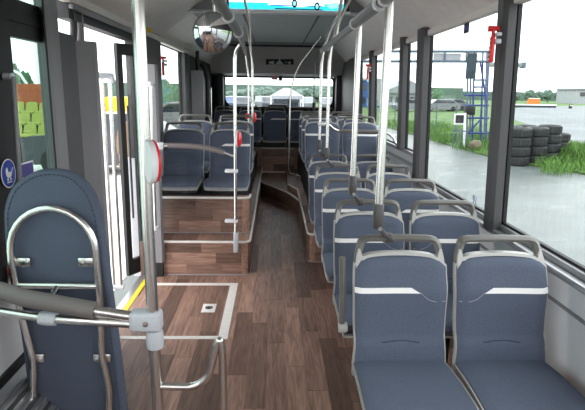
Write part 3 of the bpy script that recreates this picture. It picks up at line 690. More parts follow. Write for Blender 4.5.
# pram sign on the left window post
sg_ = thing('pram_sign', 'round blue sign with a white pram pictogram on the left window', 'sign', (-1.2, 2.37, 1.27))
def disc(m, c, r, x, n=28, sy=1., a0=0, a1=2 * math.pi):
    pts = [(c[0] + r * sy * math.cos(a), c[1] + r * math.sin(a)) for a in np.linspace(a0, a1, n, endpoint=(a1 - a0) < 6.2)]
    m.prism(pts, 0, x, x + .0012); return m
cy_, cz_ = 2.37, 1.272
disc(MB(), (cy_, cz_), .066, -1.2025, sy=.98).build('white_rim', 'stripe', sg_, smooth=False)
disc(MB(), (cy_, cz_), .061, -1.2015, sy=.98).build('blue_disc', 'blue_sign', sg_, smooth=False)
m = MB(); disc(m, (cy_, cz_ + .006), .027, -1.2005, 14, 1, math.pi, 2 * math.pi)
m.prism([(cy_ - .027, cz_ + .005), (cy_ - .005, cz_ + .005), (cy_ - .012, cz_ + .03), (cy_ - .025, cz_ + .022)], 0, -1.2005, -1.1993)
m.prism([(cy_ + .022, cz_ + .004), (cy_ + .03, cz_ + .004), (cy_ + .042, cz_ + .022), (cy_ + .036, cz_ + .024)], 0, -1.2005, -1.1993)
disc(m, (cy_ - .013, cz_ - .027), .007, -1.2005, 10); disc(m, (cy_ + .013, cz_ - .027), .007, -1.2005, 10)
m.box(-1.2005, -1.1993, cy_ - .022, cy_ + .022, cz_ - .042, cz_ - .037)
m.build('pictogram', 'stripe', sg_, smooth=False)
ps = thing('small_sign', 'small purple sticker with white border just behind the tip-up seat', 'sign', (-1.2, 2.52, 1.27))
MB().box(-1.2035, -1.2025, 2.46, 2.62, 1.225, 1.30).build('border', 'stripe', ps, smooth=False)
MB().box(-1.2025, -1.2015, 2.467, 2.613, 1.232, 1.293).build('face', 'purple_sign', ps, smooth=False)

# ------------------------------------------------------------------ doorway: drive panel, grab bars, open leaves
dv = thing('door_drive_panel', 'tall grey screwed cover panel at the front edge of the doorway', 'panel', (-1.17, 3.4, 0))
MB().prism([(-1.27, 3.42), (-1.265, 3.37), (-1.222, 3.345), (-1.125, 3.40), (-1.125, 3.46), (-1.27, 3.46)], 2, .12, 1.94).build('cover', 'panel_grey', dv, smooth=False)
MB().tube([(-1.21, 3.42, 1.9), (-1.21, 3.42, 2.17)], .024, 14).build('post', 'panel_grey', dv)
MB().tube(fillet([(-1.235, 3.36, 1.94), (-1.20, 3.30, 2.03), (-1.20, 3.22, 2.16)], .08), .022, 10).build('swing_arm', 'panel_dark', dv)
for z_ in (1.75, 1.45, 1.15, .85): MB().lathe([(0, 0), (.009, 0), (.007, .004), (0, .005)], 10, rot_to((-.35, -1, 0), (-1.232, 3.35, z_))).build('screw', 'steel_bright', dv)
MB().box(-1.2, -1.14, 3.40, 3.46, 0, .12).build('foot', 'black', dv)
gb = thing('door_grab_bars', 'pair of steel grab bars on the open front door leaf', 'grab bar', (-1.24, 3.9, .1))
for u0, u1 in ((101.5, 114), (109.5, 121)):
    MB().tube([ay(u0, 78, 3.95), ay(u1, 287, 3.95)], .0155, 12).build('bar', 'steel', gb)
a, b = Vector(ay(97, 75, 3.9)), Vector(ay(112, 76, 3.95)); MB().tube([a, b, b - Vector((0, 0, .05))], .024, 12).build('upper_bracket', 'clamp', gb)
a, b = Vector(ay(111, 286, 3.95)), Vector(ay(124, 287, 3.95)); MB().tube([a, b], .022, 12).build('lower_bracket', 'clamp', gb)
MB().tube([Vector(ay(97, 75, 3.9)), Vector((-1.2, 3.46, 1.73))], .012, 8).build('standoff', 'clamp', gb)
MB().tube([a, Vector((a.x, a.y, 0))], .012, 8).build('foot', 'clamp', gb)
def leaf(nm, label, p0, p1, z0, z1):
    p0, p1 = Vector(p0), Vector(p1); d = (p1 - p0).normalized(); L_ = (p1 - p0).length; nrm = Vector((-d.y, d.x))
    m = MB()
    M_ = Matrix(((d.x, nrm.x, 0, p0.x), (d.y, nrm.y, 0, p0.y), (0, 0, 1, 0), (0, 0, 0, 1)))
    for a, b, c, e in ((0, .055, z0, z1), (L_ - .09, L_, z0, z1), (.055, L_ - .055, z0, z0 + .14), (.055, L_ - .055, z1 - .09, z1)): m.box(a, b, -.018, .018, c, e, M=M_)
    o = struct(m.build(nm, 'rubber', smooth=False), label)
    MB().box(.055, L_ - .055, -.004, .004, z0 + .14, z1 - .09, M=M_).build('pane', 'glass_partition', o, smooth=False)
    MB().tube([M_ @ Vector((L_ * .5, .03, z0 + .5)), M_ @ Vector((L_ * .5, .03, z1 - .5))], .010, 8).build('bar', 'panel_dark', o)
    MB().tube(fillet([M_ @ Vector((L_ - .03, 0, z1 - .02)), M_ @ Vector((L_ - .03, .03, z1 + .02)), Vector((-1.18, p1.y - .05, z1 + .12))], .04), .02, 8).build('hinge_arm', 'panel_grey', o)
    return o
leaf('door_1', 'open rear leaf of the front door with black frame', (-1.30, 4.44), (-1.165, 4.66), .03, 2.02)
# second door machinery on the left rear
dv2 = thing('rear_door_panel', 'tall grey cover panel on the left wall beside the rear door', 'panel', (-1.15, 7.8, .66))
MB().prism([(-1.20, 7.60), (-1.18, 7.56), (-1.02, 7.62), (-1.02, 7.70), (-1.20, 7.70)], 2, .66, 1.93).build('cover', 'panel_grey', dv2, smooth=False)
MB().tube([(-1.10, 7.66, 1.9), (-1.10, 7.66, 2.2)], .025, 12).build('post', 'black', dv2)
rd = thing('rear_door_bar', 'thin steel grab bar left of the rear window', 'grab bar', (-1.0, 8.6, .66))
q0, q1 = Vector(ay(211, 88, 8.6)), Vector(ay(211.5, 126, 8.6)); MB().tube([q0, q1], .013, 10).build('bar', 'steel_bright', rd)
MB().tube([q0, q0 + Vector((-.06, .03, .01))], .013, 8).build('bracket', 'steel_bright', rd)
MB().tube(fillet([(-1.05, 8.3, .66), (-1.05, 8.3, 1.85), (-1.10, 8.3, 2.0), (-1.15, 8.3, 2.05)], .1), .03, 10).build('dark_post', 'black', rd)

# ------------------------------------------------------------------ convex mirror, screen, hammers, small signs
mr = thing('convex_mirror', 'round convex mirror hanging below the left ceiling cove', 'mirror', (-.40, 3.3, 2.0))
cm = Vector(ay(213, 33, 3.3)); nd = Vector((.30, -1, -.22)).normalized(); Mm = rot_to(nd, cm); R_ = .119
capp = [(0, .034)] + [(R_ * k / 8, .034 * (1 - (k / 8) ** 2)) for k in range(1, 9)]
MB().lathe(capp, 40, Mm).build('mirror_glass', 'mirror', mr, ang=80)
MB().lathe([(R_ - .003, .004), (R_ + .003, .004), (R_ + .004, -.006), (R_ * .8, -.022), (0, -.03)], 40, Mm).build('rim', 'rail_dark', mr, ang=50)
MB().tube(fillet([cm - nd * .02, cm - nd * .07 + Vector((.02, 0, .06)), (cm.x + .02, cm.y + .02, 2.45), (cm.x - .06, cm.y + .04, 2.64)], .05), .012, 10).build('bracket', 'steel', mr)

sn = thing('ceiling_screen', 'wide information screen on the ceiling bulkhead showing a bus on teal', 'screen', (.12, 5.6, 2.46))
SX0, SX1, SZ0, SZ1 = -.47, .72, 2.463, 2.665
MB().box(SX0 - .02, SX1 + .03, 5.57, 5.66, SZ0 - .005, 2.669, .004).build('casing', 'black', sn)
MB().box(SX0 - .03, SX1 + .04, 5.545, 5.60, SZ0 - .022, SZ0 - .004, .004).build('lower_bezel', 'white_plastic', sn)
scr = MB().box(SX0, SX1 - .03, 5.566, 5.570, SZ0 + .002, SZ1).build('display', 'screen_sky', sn, smooth=False)
MB().box(SX0, SX1 - .03, 5.5645, 5.566, SZ0 + .002, 2.53).build('teal_ground', 'screen_teal', scr, smooth=False)
def flat(pts, y, nm, mt_): return MB().prism(pts, 1, y, y + .001).build(nm, mt_, scr, smooth=False)
def sp_(u, v): q = ay(u, v, 5.565); return (q[0], q[2])
flat([sp_(268, 1), sp_(272, -4), sp_(320, -5), sp_(325, 6), sp_(300, 7), sp_(268, 5)], 5.5630, 'bus_body', 'screen_bus')
flat([sp_(270, 4.5), sp_(322, 6), sp_(322, 7), sp_(270, 5.5)], 5.5622, 'bus_skirt', 'screen_blue')
flat([sp_(275, 8), sp_(322, 9.5), sp_(323, 10.5), sp_(275, 9.2)], 5.5622, 'bus_shadow', 'screen_black')
flat([sp_(326, 5), sp_(337, 2), sp_(338, 8), sp_(330, 9)], 5.5625, 'white_shape', 'screen_foam')
for u, v in ((294.5, 3.5), (317, 6.5)):
    c_ = sp_(u, v); flat([(c_[0] + .028 * math.cos(a), c_[1] + .042 * math.sin(a)) for a in np.linspace(0, 6.28, 18)[:-1]], 5.5615, 'bus_wheel', 'screen_black')
    flat([(c_[0] + .014 * math.cos(a), c_[1] + .022 * math.sin(a)) for a in np.linspace(0, 6.28, 14)[:-1]], 5.5608, 'wheel_hub', 'screen_foam')

def hammer(label, at, s=1.0):
    t = thing('emergency_hammer', label, 'hammer', at, 'emergency hammers on the window pillars')
    x, y, z = at
    MB().box(x - .012, x + .012, y - .016, y + .016, z - .17, z - .03, .006).build('handle', 'red', t)
    for i in range(5): MB().box(x - .014, x - .011, y - .01, y + .01, z - .155 + i * .024, z - .148 + i * .024).build('grip_rib', 'stripe', t, smooth=False)
    MB().tube([(x, y + .0, z - .03), (x, y, z + .01)], .01, 10).build('neck', 'red', t)
    MB().tube([(x - .022, y + .02, z + .012), (x + .03, y - .01, z + .012)], [.018, .012], 10).build('head', 'red', t)
    MB().box(x + .008, x + .04, y - .03, y + .022, z - .07, z - .045, .005).build('bracket', 'clamp', t)
    MB().box(x + .008, x + .04, y - .03, y + .022, z - .03, z - .01, .005).build('bracket', 'clamp', t)
    return t
hammer('red emergency hammer on the nearest right window pillar', (1.208, 2.985, 2.0))
hammer('red emergency hammer on a far right window pillar', (1.222, 7.05, 2.0))
q = ax(164.5, 62, -1.17); hammer('red emergency hammer on the left post behind the doorway', (-1.17, 5.66, 1.97))

fa = thing('floor_plate', 'small white socket plate set into the wheelchair bay floor', 'plate', (-.50, 3.8, 0))
MB().box(-.552, -.448, 3.715, 3.878, .0005, .004, .002).build('plate', 'white_strip', fa)
MB().lathe([(.016, 0), (.03, 0), (.03, .003), (.016, .003)], 20, Matrix.Translation((-.50, 3.80, .0035))).build('ring', 'panel_dark', fa)
MB().lathe([(0, 0), (.012, 0), (.012, .0025), (0, .0025)], 14, Matrix.Translation((-.50, 3.80, .0035))).build('plug', 'black', fa)

yl = thing('door_lamp', 'small yellow lamp on the cove lip above the doorway', 'lamp', ax(148, 29.5, -1.17))
q = ax(148.5, 29.5, -1.165); MB().box(q[0] - .02, q[0] + .014, q[1] - .10, q[1] + .10, q[2] - .022, q[2] + .012, .008).build('lens', 'yellow', yl)
MB().box(q[0] - .03, q[0] - .01, q[1] - .12, q[1] + .12, q[2] - .028, q[2] + .018, .006).build('base', 'panel_dark', yl)
# rear lettering plate and labels above the rear window
rsn = thing('rear_display', 'small dark plate with pale lettering above the rear window', 'sign', (.08, 9.9, 2.2))
def rp2(u, v): # point on the sloped rear panel
    d = ray(u, v); # plane through (9.46,2.45) and (10.2,1.99)
    ny, nz_ = .46, .74; c_ = ny * 9.46 + nz_ * 2.45; t_ = (c_ - nz_ * H) / (ny * d[1] + nz_ * d[2]); return Vector((d[0] * t_, d[1] * t_, H + d[2] * t_))
offn = Vector((0, -.46, -.74)).normalized()
def plate(nm, mt_, quad, lift, parent=rsn):
    P_ = [rp2(*q) + offn * lift for q in quad]; Q_ = [p + offn * .006 for p in P_]; k = len(P_)
    return MB().add(P_ + Q_, [tuple(range(k)), tuple(range(k, 2 * k))[::-1]] + [(i, (i + 1) % k, k + (i + 1) % k, k + i) for i in range(k)]).build(nm, mt_, parent, smooth=False)
plate('backing', 'ceiling_seam', [(266, 59), (293.5, 59), (293.5, 64), (266, 64)], .001)
plate('end_block', 'black', [(266, 59), (268, 59), (268, 64), (266, 64)], .008); plate('end_block', 'black', [(291.7, 59), (293.7, 59), (293.7, 64), (291.7, 64)], .008)
plate('letter', 'stripe', [(269, 61), (274, 60.5), (274, 63.5), (269, 63)], .008)
plate('letter', 'stripe', [(276, 63), (278.5, 60.5), (279, 58), (280, 58), (280.5, 60.5), (283.5, 63.5), (276, 63.5)], .008)
plate('letter', 'stripe', [(285, 61.5), (290.5, 61), (290.5, 63), (287, 63)], .008); plate('letter', 'black', [(285.5, 63.8), (288, 59.5), (289.5, 59.5), (287, 63.8)], .014)
es = thing('exit_label', 'small orange red label at the top of the rear window', 'label', (0, 10.5, 1.92))
q = ay(274.5, 78, 10.45); MB().box(q[0] - .06, q[0] + .06, 10.44, 10.46, q[2] - .035, q[2] + .03, .004).build('plate', 'red', es)
MB().box(q[0] - .05, q[0] + .05, 10.436, 10.441, q[2] - .012, q[2] + .012).build('text_band', 'piping', es)
MB().box(q[0] - .015, q[0] + .015, 10.45, 10.6, q[2] + .01, q[2] + .03).build('bracket', 'black', es)
cb = thing('rear_camera', 'small black camera at the top centre of the rear window', 'camera', (.1, 10.5, 1.92))
q = ay(280.5, 78.5, 10.45); MB().box(q[0] - .035, q[0] + .035, 10.42, 10.49, q[2] - .045, q[2] + .045, .01).build('body', 'black', cb)
MB().lathe([(0, 0), (.018, 0), (.018, .008), (0, .01)], 14, rot_to((0, -1, 0), (q[0], 10.42, q[2] - .02))).build('lens', 'rail_dark', cb)
MB().box(q[0] - .01, q[0] + .01, 10.48, 10.6, q[2], q[2] + .03).build('bracket', 'black', cb)
bb = thing('shelf_box', 'black box standing on the rear shelf behind the middle bench seat', 'box', (.0, 10.4, 1.2))
a, b = ay(268, 104.5, 10.35), ay(287, 110, 10.35); MB().box(a[0], b[0], 10.33, 10.5, 1.2, a[2], .01).build('body', 'black', bb)
MB().box(a[0] + .02, b[0] - .02, 10.325, 10.335, 1.22, a[2] - .02).build('front_panel', 'rubber', bb)
# number sticker on the right window
fc = bpy.data.curves.new('sticker_text', 'FONT'); fc.body = '91'; fc.size = .085; fc.extrude = .0006
ft_ = bpy.data.objects.new('sticker_text', fc); COL.objects.link(ft_); bpy.context.view_layer.update()
me_ = bpy.data.meshes.new_from_object(ft_); bpy.data.objects.remove(ft_)
so = bpy.data.objects.new('window_number', me_); COL.objects.link(so); me_.materials.clear(); me_.materials.append(MATS['blue_sign'])
q = ax(472, 203, XR + .026); so.location = q; so.rotation_euler = (math.pi / 2, 0, -math.pi / 2)
tag(so, 'small dark number sticker low on the window beside the nearest pillar', 'sticker')
gs0, gs1 = ax(464.5, 20, XR - .012), ax(468.7, 32.5, XR - .012)
gst = thing('window_sticker', 'small dark blue sticker high on the window beside the red hammer', 'sticker', gs0)
MB().box(XR - .0125, XR - .0105, gs1[1], gs0[1], gs1[2], gs0[2]).build('face', 'blue_dark', gst, smooth=False)
MB().box(XR - .0135, XR - .0125, gs1[1] + .012, gs0[1] - .012, gs1[2] + .02, gs0[2] - .05).build('print', 'purple_sign', gst, smooth=False)
# ------------------------------------------------------------------ outside
G = -.33
mat('asphalt', (90, 97, 95), .4, var=.18, scale=1.3, bump=.05, bscale=60, spec=.3)
mat('concrete', (226, 224, 221), .55, var=.06, scale=2.0)
mat('track', (120, 124, 126), .75, var=.14, scale=.25, stretch=(1, .35, 1), spec=.15)
mat('grass', (74, 104, 44), .9, var=.35, scale=1.2)
mat('grass_blade', (82, 118, 46), .7, var=.3, scale=3)
mat('leaf_hazed', (84, 104, 92), .9, var=.3, scale=2.5)  # distance haze is put into this paler, greyer foliage colour
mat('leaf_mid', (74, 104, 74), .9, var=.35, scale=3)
mat('bark', (80, 68, 58), .9)
mat('tyre', (36, 38, 40), .6, var=.2, scale=14, bump=.2)
mat('blue_paint', (34, 52, 112), .5, var=.1, scale=8)
mat('steel_paint', (82, 96, 110), .5, var=.1, scale=8)
mat('steel_paint_light', (128, 132, 126), .6)
mat('dark_net', (52, 66, 74), .8, var=.2, scale=6)
mat('tent', (138, 140, 146), .6)
mat('car_white', (116, 119, 122), .25, coat=.5); mat('car_dark', (36, 40, 48), .25, coat=.5); mat('car_grey', (96, 100, 106), .25, coat=.5); mat('car_blue', (66, 84, 120), .25, coat=.5)
mat('car_glass', (40, 48, 54), .1)
mat('brick_bank', (160, 92, 60), .85, var=.15, scale=6)
mat('stand_seat', (150, 156, 72), .5, var=.05, scale=10)
mat('orange', (232, 120, 50), .6)
mat('truck_yellow', (240, 206, 30), .5)
mat('coat', (112, 90, 64), .85, var=.08, scale=30); mat('skin', (150, 104, 82), .6); mat('trousers', (52, 54, 62), .85); mat('hair', (60, 44, 36), .8)
mat('building', (150, 153, 158), .7, var=.04, scale=1); mat('blue_building', (44, 82, 138), .7, var=.06, scale=1)
mat('boulder', (104, 96, 80), .9, var=.2, scale=6, bump=.3)

gd = struct(MB().box(-160, 260, -40, 420, G - .3, G).build('ground', 'asphalt', smooth=False), 'wet grey asphalt around the bus')
cg = struct(MB().box(-60, -1.6, -20, 60, G, G + .006).build('paving', 'concrete', smooth=False), 'pale paving outside the open door')
# grass verge between the asphalt and the track
gp_ = [az(370, 134, G), az(430, 140, G), az(470, 154, G), az(505, 163.5, G), az(540, 163, G), az(585, 176.5, G)]
gp_ = [(p[0], p[1]) for p in gp_]
far_ = [(40, 9), (60, 9), (60, 300), (-20, 300), (-4, 90), (5.6, 52)]
gz = struct(MB().prism(list(reversed([(5.2, 60)] + gp_ + [(9.5, 9.5)])) if False else ([(3.0, 120), (6.6, 40), (6.9, 23.5), (7.0, 19), (7.05, 15.5), (7.95, 13.6), (8.1, 12.6), (9.5, 8), (14, -10), (240, -10), (240, 400), (3, 400)]), 2, G, G + .05).build('grass_verge', 'grass', smooth=False), 'green grass verge beyond the wet asphalt')
# wet race track curving behind the verge
cl = [az(640, 190, G), az(585, 147, G), az(545, 131.5, G), az(512, 120, G), az(495, 114, G), az(505, 109.5, G), az(530, 107, G), az(585, 106, G), az(660, 106, G), (160, 60, G), (60, -8, G)]
tk = MB().prism([(p[0], p[1]) for p in cl], 2, G + .03, G + .07).build('race_track', 'track', smooth=False); struct(tk, 'pale wet race track beyond the grass')
# grass tufts (stuff)
gr = random.Random(11); m = MB()
def tuft(cx, cy, h, n, sp):
    for _ in range(n):
        a = gr.random() * 6.28; r = sp * gr.random() ** .5; x_, y_ = cx + r * math.cos(a), cy + r * math.sin(a); hh = h * (.6 + .6 * gr.random()); b = gr.random() * 6.28; lw = .010 + .012 * gr.random(); ln = hh * (.2 + .4 * gr.random()); c_ = gr.random() * 6.28
        p = Vector((x_, y_, G + .02)); d = Vector((math.cos(b) * lw, math.sin(b) * lw, 0)); t1 = p + Vector((math.cos(c_) * ln * .3, math.sin(c_) * ln * .3, hh * .6)); t2 = p + Vector((math.cos(c_) * ln, math.sin(c_) * ln, hh))
        m.add([p - d, p + d, t1 + d * .7, t1 - d * .7, t2], [(0, 1, 2, 3), (3, 2, 4)])
for _ in range(150): tuft(7.1 + gr.random() * 5, 12.6 + gr.random() * 7, .32, 26, .4)
for _ in range(90): tuft(8.6 + gr.random() * 2.2, 14.4 + gr.random() * 2.4, .55, 30, .35)
for _ in range(160): tuft(6.95 + gr.random() * 3.2, 19 + gr.random() * 14, .45, 24, .5)
go = m.build('tall_grass', 'grass_blade', smooth=False, fix=False); tag(go, 'tall bright green grass growing on the verge by the tyres', 'grass', kind='stuff')
# stacks of tyres
def tyre_proto():
    R1, R2, Wd = .33, .19, .27
    prof_ = [(R2, .03), (R2, Wd - .03), (R2 + .03, Wd - .005), (R1 - .05, Wd), (R1 - .012, Wd - .03), (R1, Wd * .62), (R1, Wd * .38), (R1 - .012, .03), (R1 - .05, 0), (R2 + .03, .005), (R2, .03)]
    t = thing('tyre', 'x', 'tyre', (0, 0, 0), 'black tyres stacked beside the asphalt')
    MB().lathe(prof_, 28).build('casing', 'tyre', t, ang=35)
    m = MB()
    for k in range(22):
        a = 2 * math.pi * k / 22; m.box(R1 - .006, R1 + .008, -.022, .022, .05, Wd - .05, M=Matrix.Rotation(a, 4, 'Z'))
    m.build('tread_blocks', 'rubber', t, smooth=False)['kind'] = 'stuff'
    return t
tp = tyre_proto(); first_ = True
cols = [(7.05, 14.85, 4), (7.70, 15.15, 4), (8.30, 15.55, 4), (8.85, 16.05, 3), (7.14, 15.64, 4), (7.88, 16.24, 4)]
names = ['nearest', 'second from the pillar', 'third from the pillar', 'low right-hand end', 'back left', 'back middle']
lev = ['bottom', 'second', 'third', 'top']
for (x_, y_, nn), l in zip(cols, names):
    for k in range(nn):
        lab = 'black rubber tyre, %s layer of the %s stack by the grass' % (lev[k], l); loc = (x_ + .03 * gr.random(), y_ + .03 * gr.random(), G + (.05 if x_ > 7.9 else 0) + .272 * k)
        if first_: first_ = False; tp.location = loc; tp['label'] = lab
        else: dup(tp, loc, lab)
# blue steel tower with the gantry beam
YT = 19.6
tw = thing('metal_tower', 'blue steel scaffold tower with ladders beside the wet asphalt', 'tower', (7.6, YT, G))
def bar(u0, v0, u1, v1, r, mt_, nm, par=tw, Y=YT, dy=0.): MB().tube([ay(u0, v0, Y + dy), ay(u1, v1, Y + dy)], r, 8).build(nm, mt_, par)
for u0, u1 in ((468, 466.5), (474.5, 472), (483, 480.5), (489, 485.5)): bar(u0, 52, u1, 150, .035, 'blue_paint' if u0 > 470 else 'steel_paint', 'upright')
for u0, u1 in ((471, 470), (487, 484)): bar(u0, 53, u1, 146, .04, 'steel_paint', 'rear_upright', dy=1.2)
for v in (80, 87): bar(473, v, 488, v, .035, 'steel_paint', 'rung')
for v in (95, 105.5, 133, 118): bar(464, v, 489, v, .035, 'blue_paint', 'cross_bar')
bar(480, 60, 487, 105, .035, 'blue_paint', 'brace'); bar(468, 133, 482, 118, .035, 'blue_paint', 'brace')
for (u0, v0, u1, v1) in ((465, 106, 469, 114), (469.5, 106.5, 473.5, 115)):
    a, b = ay(u0, v0, YT - .2), ay(u1, v1, YT - .2); MB().box(a[0], b[0], YT - .35, YT - .1, b[2], a[2], .02).build('lamp_box', 'rubber', tw)
a, b = ay(467.5, 53, YT - .1), ay(475.5, 79, YT - .1)
for k in range(6): MB().box(a[0] + (b[0] - a[0]) * k / 6 + .005, a[0] + (b[0] - a[0]) * (k + 1) / 6 - .005, YT - .1, YT - .06, b[2], a[2]).build('slat', 'dark_net', tw, smooth=False)
bm_ = thing('gantry_beam', 'long lattice gantry beam reaching left from the steel tower', 'beam', (6, YT, G))
for v in (51.5, 61.5): MB().tube([ay(340, v - .2, YT), ay(489, v, YT)], .05, 8).build('chord', 'steel_paint', bm_)
a, b = ay(434, 53, YT), ay(461, 60.5, YT); MB().box(a[0], b[0], YT + .03, YT + .05, b[2], a[2]).build('banner', 'building', bm_, smooth=False)
MB().tube([ay(342, 50, YT), ay(342, 140, YT)], .06, 8).build('post', 'steel_paint', bm_)
for u in (400, 425, 445, 466): MB().tube([ay(u, 51.5, YT), ay(u, 61.5, YT)], .03, 6).build('web', 'steel_paint', bm_)
be = thing('beam_end', 'pale grey beam sticking out right of the steel tower', 'beam', (8.4, YT, G))
a, b = ay(489, 62.5, YT), ay(524, 67.5, YT); MB().box(a[0], b[0], YT - .1, YT + .1, b[2], a[2], .02).build('beam', 'steel_paint_light', be)
MB().box(b[0] - .12, b[0] + .02, YT - .13, YT + .13, b[2] - .03, a[2] + .03, .02).build('end_plate', 'steel_paint', be)
MB().tube([(a[0] + .3, YT, G), (a[0] + .3, YT, b[2])], .05, 8).build('post', 'steel_paint', be)
ds = thing('black_sign', 'small black board on a white post left of the steel tower', 'sign', (7.2, 19.2, G))
MB().tube([ay(465, 113, 19.2), ay(464, 150, 19.2)], .05, 8).build('post', 'white_plastic', ds)
a, b = ay(454.5, 113.5, 19.2), ay(464.5, 124.5, 19.2); MB().box(a[0], b[0], 19.15, 19.2, b[2], a[2]).build('frame', 'white_plastic', ds, smooth=False)
a, b = ay(456, 115, 19.15), ay(463.3, 123, 19.15); MB().box(a[0], b[0], 19.13, 19.151, b[2], a[2]).build('board', 'black', ds, smooth=False)
bd = MB()
bm2 = bmesh.new(); bmesh.ops.create_icosphere(bm2, subdivisions=3, radius=1)
for v in bm2.verts: v.co *= 1 + .18 * noise.noise(v.co * 1.4)
q = az(473, 151, G); M_ = Matrix.Translation((q[0], q[1] - .2, G + .22)) @ Matrix.Diagonal((.24, .22, .2, 1))
bm2.verts.index_update(); bd.add([M_ @ v.co for v in bm2.verts], [[v.index for v in f.verts] for f in bm2.faces]); bm2.free()
tag(bd.build('boulder', 'boulder', ang=60), 'round pale boulder at the foot of the steel tower', 'boulder')
bx = thing('wire_cage', 'low dark wire cage beside the black sign', 'cage', (6.9, 19.0, G))
a, b = ay(458.5, 131, 19.0), ay(465, 149, 19.0)
for x_ in (a[0], b[0]):
    for y_ in (19.0, 19.5): MB().tube([(x_, y_, G), (x_, y_, a[2])], .025, 6).build('post', 'steel_paint', bx)
for y_ in (19.0, 19.5): MB().tube([(a[0], y_, a[2]), (b[0], y_, a[2])], .025, 6).build('rail', 'steel_paint', bx)
# wire fence along the verge
fn = thing('wire_fence', 'thin wire fence on the grass seen through the second window', 'fence', (9, 27, G))
for i in range(9):
    p = Vector((8.3 - i * .1, 21 + i * 2.6, G)); MB().tube([p, p + Vector((0, 0, 1.5))], .03, 6).build('post', 'steel_paint', fn)
for k in range(5): MB().tube([(8.3, 21, G + .25 + k * .28), (7.5, 21 + 8 * 2.6, G + .25 + k * .28)], .006, 4).build('wire', 'steel_paint', fn)

# trees, cars, tents, buildings in the distance
def blob(name_mat, cx, cy, cz, rx, rz, seed, par, nm='crown', amp=.35):
    bm = bmesh.new(); bmesh.ops.create_icosphere(bm, subdivisions=4, radius=1)
    for v in bm.verts:
        n_ = noise.noise(v.co * 1.6 + Vector((seed, seed * .7, 0))) * amp + noise.noise(v.co * 5 + Vector((seed, 0, 3))) * amp * .5; v.co *= 1 + n_
    M_ = Matrix.Translation((cx, cy, cz)) @ Matrix.Diagonal((rx, rx, rz, 1)); bm.verts.index_update()
    o = MB().add([M_ @ v.co for v in bm.verts], [[v.index for v in f.verts] for f in bm.faces]); bm.free(); return o.build(nm, name_mat, par, ang=60)
def tree(label, u, vt, vb, Y, wpx, group, mt_='leaf_hazed', seed=0):
    b = ay(u, vb, Y); tp_ = ay(u, vt, Y); wd = abs(ay(u + wpx, vb, Y)[0] - b[0]) / 2; h = tp_[2] - G
    t = thing('tree', label, 'tree', (b[0], Y, G), group)
    MB().tube([(b[0], Y, G), (b[0] + .1, Y, G + h * .55)], [wd * .12, wd * .06], 8).build('trunk', 'bark', t)
    blob(mt_, b[0], Y, G + h * .62, wd, h * .40, seed, t); return t
lab_r = ['leftmost distant tree beyond the race track', 'pale distant tree behind the orange barrier', 'round distant tree behind the orange barrier', 'tallest distant tree above the middle of the race track', 'small distant tree left of the grey far building', 'distant tree just left of the grey far building', 'bushy distant tree beside the far building wall']
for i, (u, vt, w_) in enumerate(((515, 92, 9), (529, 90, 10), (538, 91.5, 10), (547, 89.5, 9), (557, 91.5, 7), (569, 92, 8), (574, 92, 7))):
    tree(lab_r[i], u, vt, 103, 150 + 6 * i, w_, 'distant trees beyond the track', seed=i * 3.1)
tree('green tree at the left edge of the second right window', 437, 89, 106, 70, 11, None, 'leaf_mid', 5.2)
hg_ = MB().box(70, 240, 205, 210, G, G + 3.4).build('far_hedge', 'leaf_hazed', smooth=False); tag(hg_, 'long haze-paled green hedge along the far side of the track', 'hedge')
def far_box(nm, label, cat, u0, v0, u1, v1, Y, mt_, dy, extra=None):
    a, b = ay(u0, v0, Y), ay(u1, v1, Y); t = thing(nm, label, cat, (a[0], Y, G))
    MB().box(a[0], b[0], Y, Y + dy, G, a[2]).build('body', mt_, t, smooth=False)
    return t, a, b
t, a, b = far_box('building', 'grey far building at the right picture edge', 'building', 577, 90, 640, 101, 140, 'building', 10)
for k in range(6): MB().box(a[0] + 1 + k * 3, a[0] + 2.6 + k * 3, 139.9, 140, a[2] - 1.6, a[2] - .6).build('window', 'car_glass', t, smooth=False)
MB().box(a[0] - .3, b[0] + .3, 139.7, 150.2, a[2], a[2] + .35).build('roof', 'steel_paint', t, smooth=False)
t, a, b = far_box('barrier', 'orange red barrier far across the race track', 'barrier', 529, 98, 540, 101.5, 110, 'orange', .5)
MB().box(a[0], b[0], 109.9, 110.6, a[2] - .15, a[2]).build('top_rail', 'stripe', t, smooth=False)
t, a, b = far_box('barrier', 'dark tyre barrier on the bend of the race track', 'barrier', 505, 103.8, 556, 107, 88, 'dark_net', .8)
MB().box(a[0], b[0], 87.9, 88.0, a[2] - .2, a[2]).build('pale_stripe', 'stripe', t, smooth=False)
t, a, b = far_box('marker_post', 'tiny dark marker standing on the far edge of the race track', 'post', 570, 104.5, 572, 107.5, 84, 'black', .3)
MB().box(a[0], b[0], 83.95, 84.0, a[2] - .2, a[2] - .1).build('band', 'stripe', t, smooth=False)
# white and blue buildings and tents beyond the far right windows
t, a, b = far_box('building', 'blue and white building beyond the far right windows', 'building', 345, 80, 383, 106, 75, 'blue_building', 12)
for k in range(4):
    for r_ in range(2): MB().box(a[0] + .6 + k * 1.5, a[0] + 1.5 + k * 1.5, 74.9, 75, a[2] - 1.4 - r_ * 1.8, a[2] - .5 - r_ * 1.8).build('window', 'car_glass', t, smooth=False)
MB().box(a[0] - .2, b[0] + .2, 74.8, 87.2, a[2], a[2] + .3).build('roof', 'building', t, smooth=False)
MB().box(b[0] - 1.2, b[0], 74.9, 75, b[2], a[2]).build('white_corner', 'building', t, smooth=False)
t, a, b = far_box('building', 'long white low building behind the green field', 'building', 384, 93, 432, 106, 90, 'building', 10)
MB().prism([(a[0] - .5, a[2]), (b[0] + .5, a[2]), ((a[0] + b[0]) / 2, a[2] + 2.2)], 1, 89.5, 100.5).build('roof', 'tent', t, smooth=False)
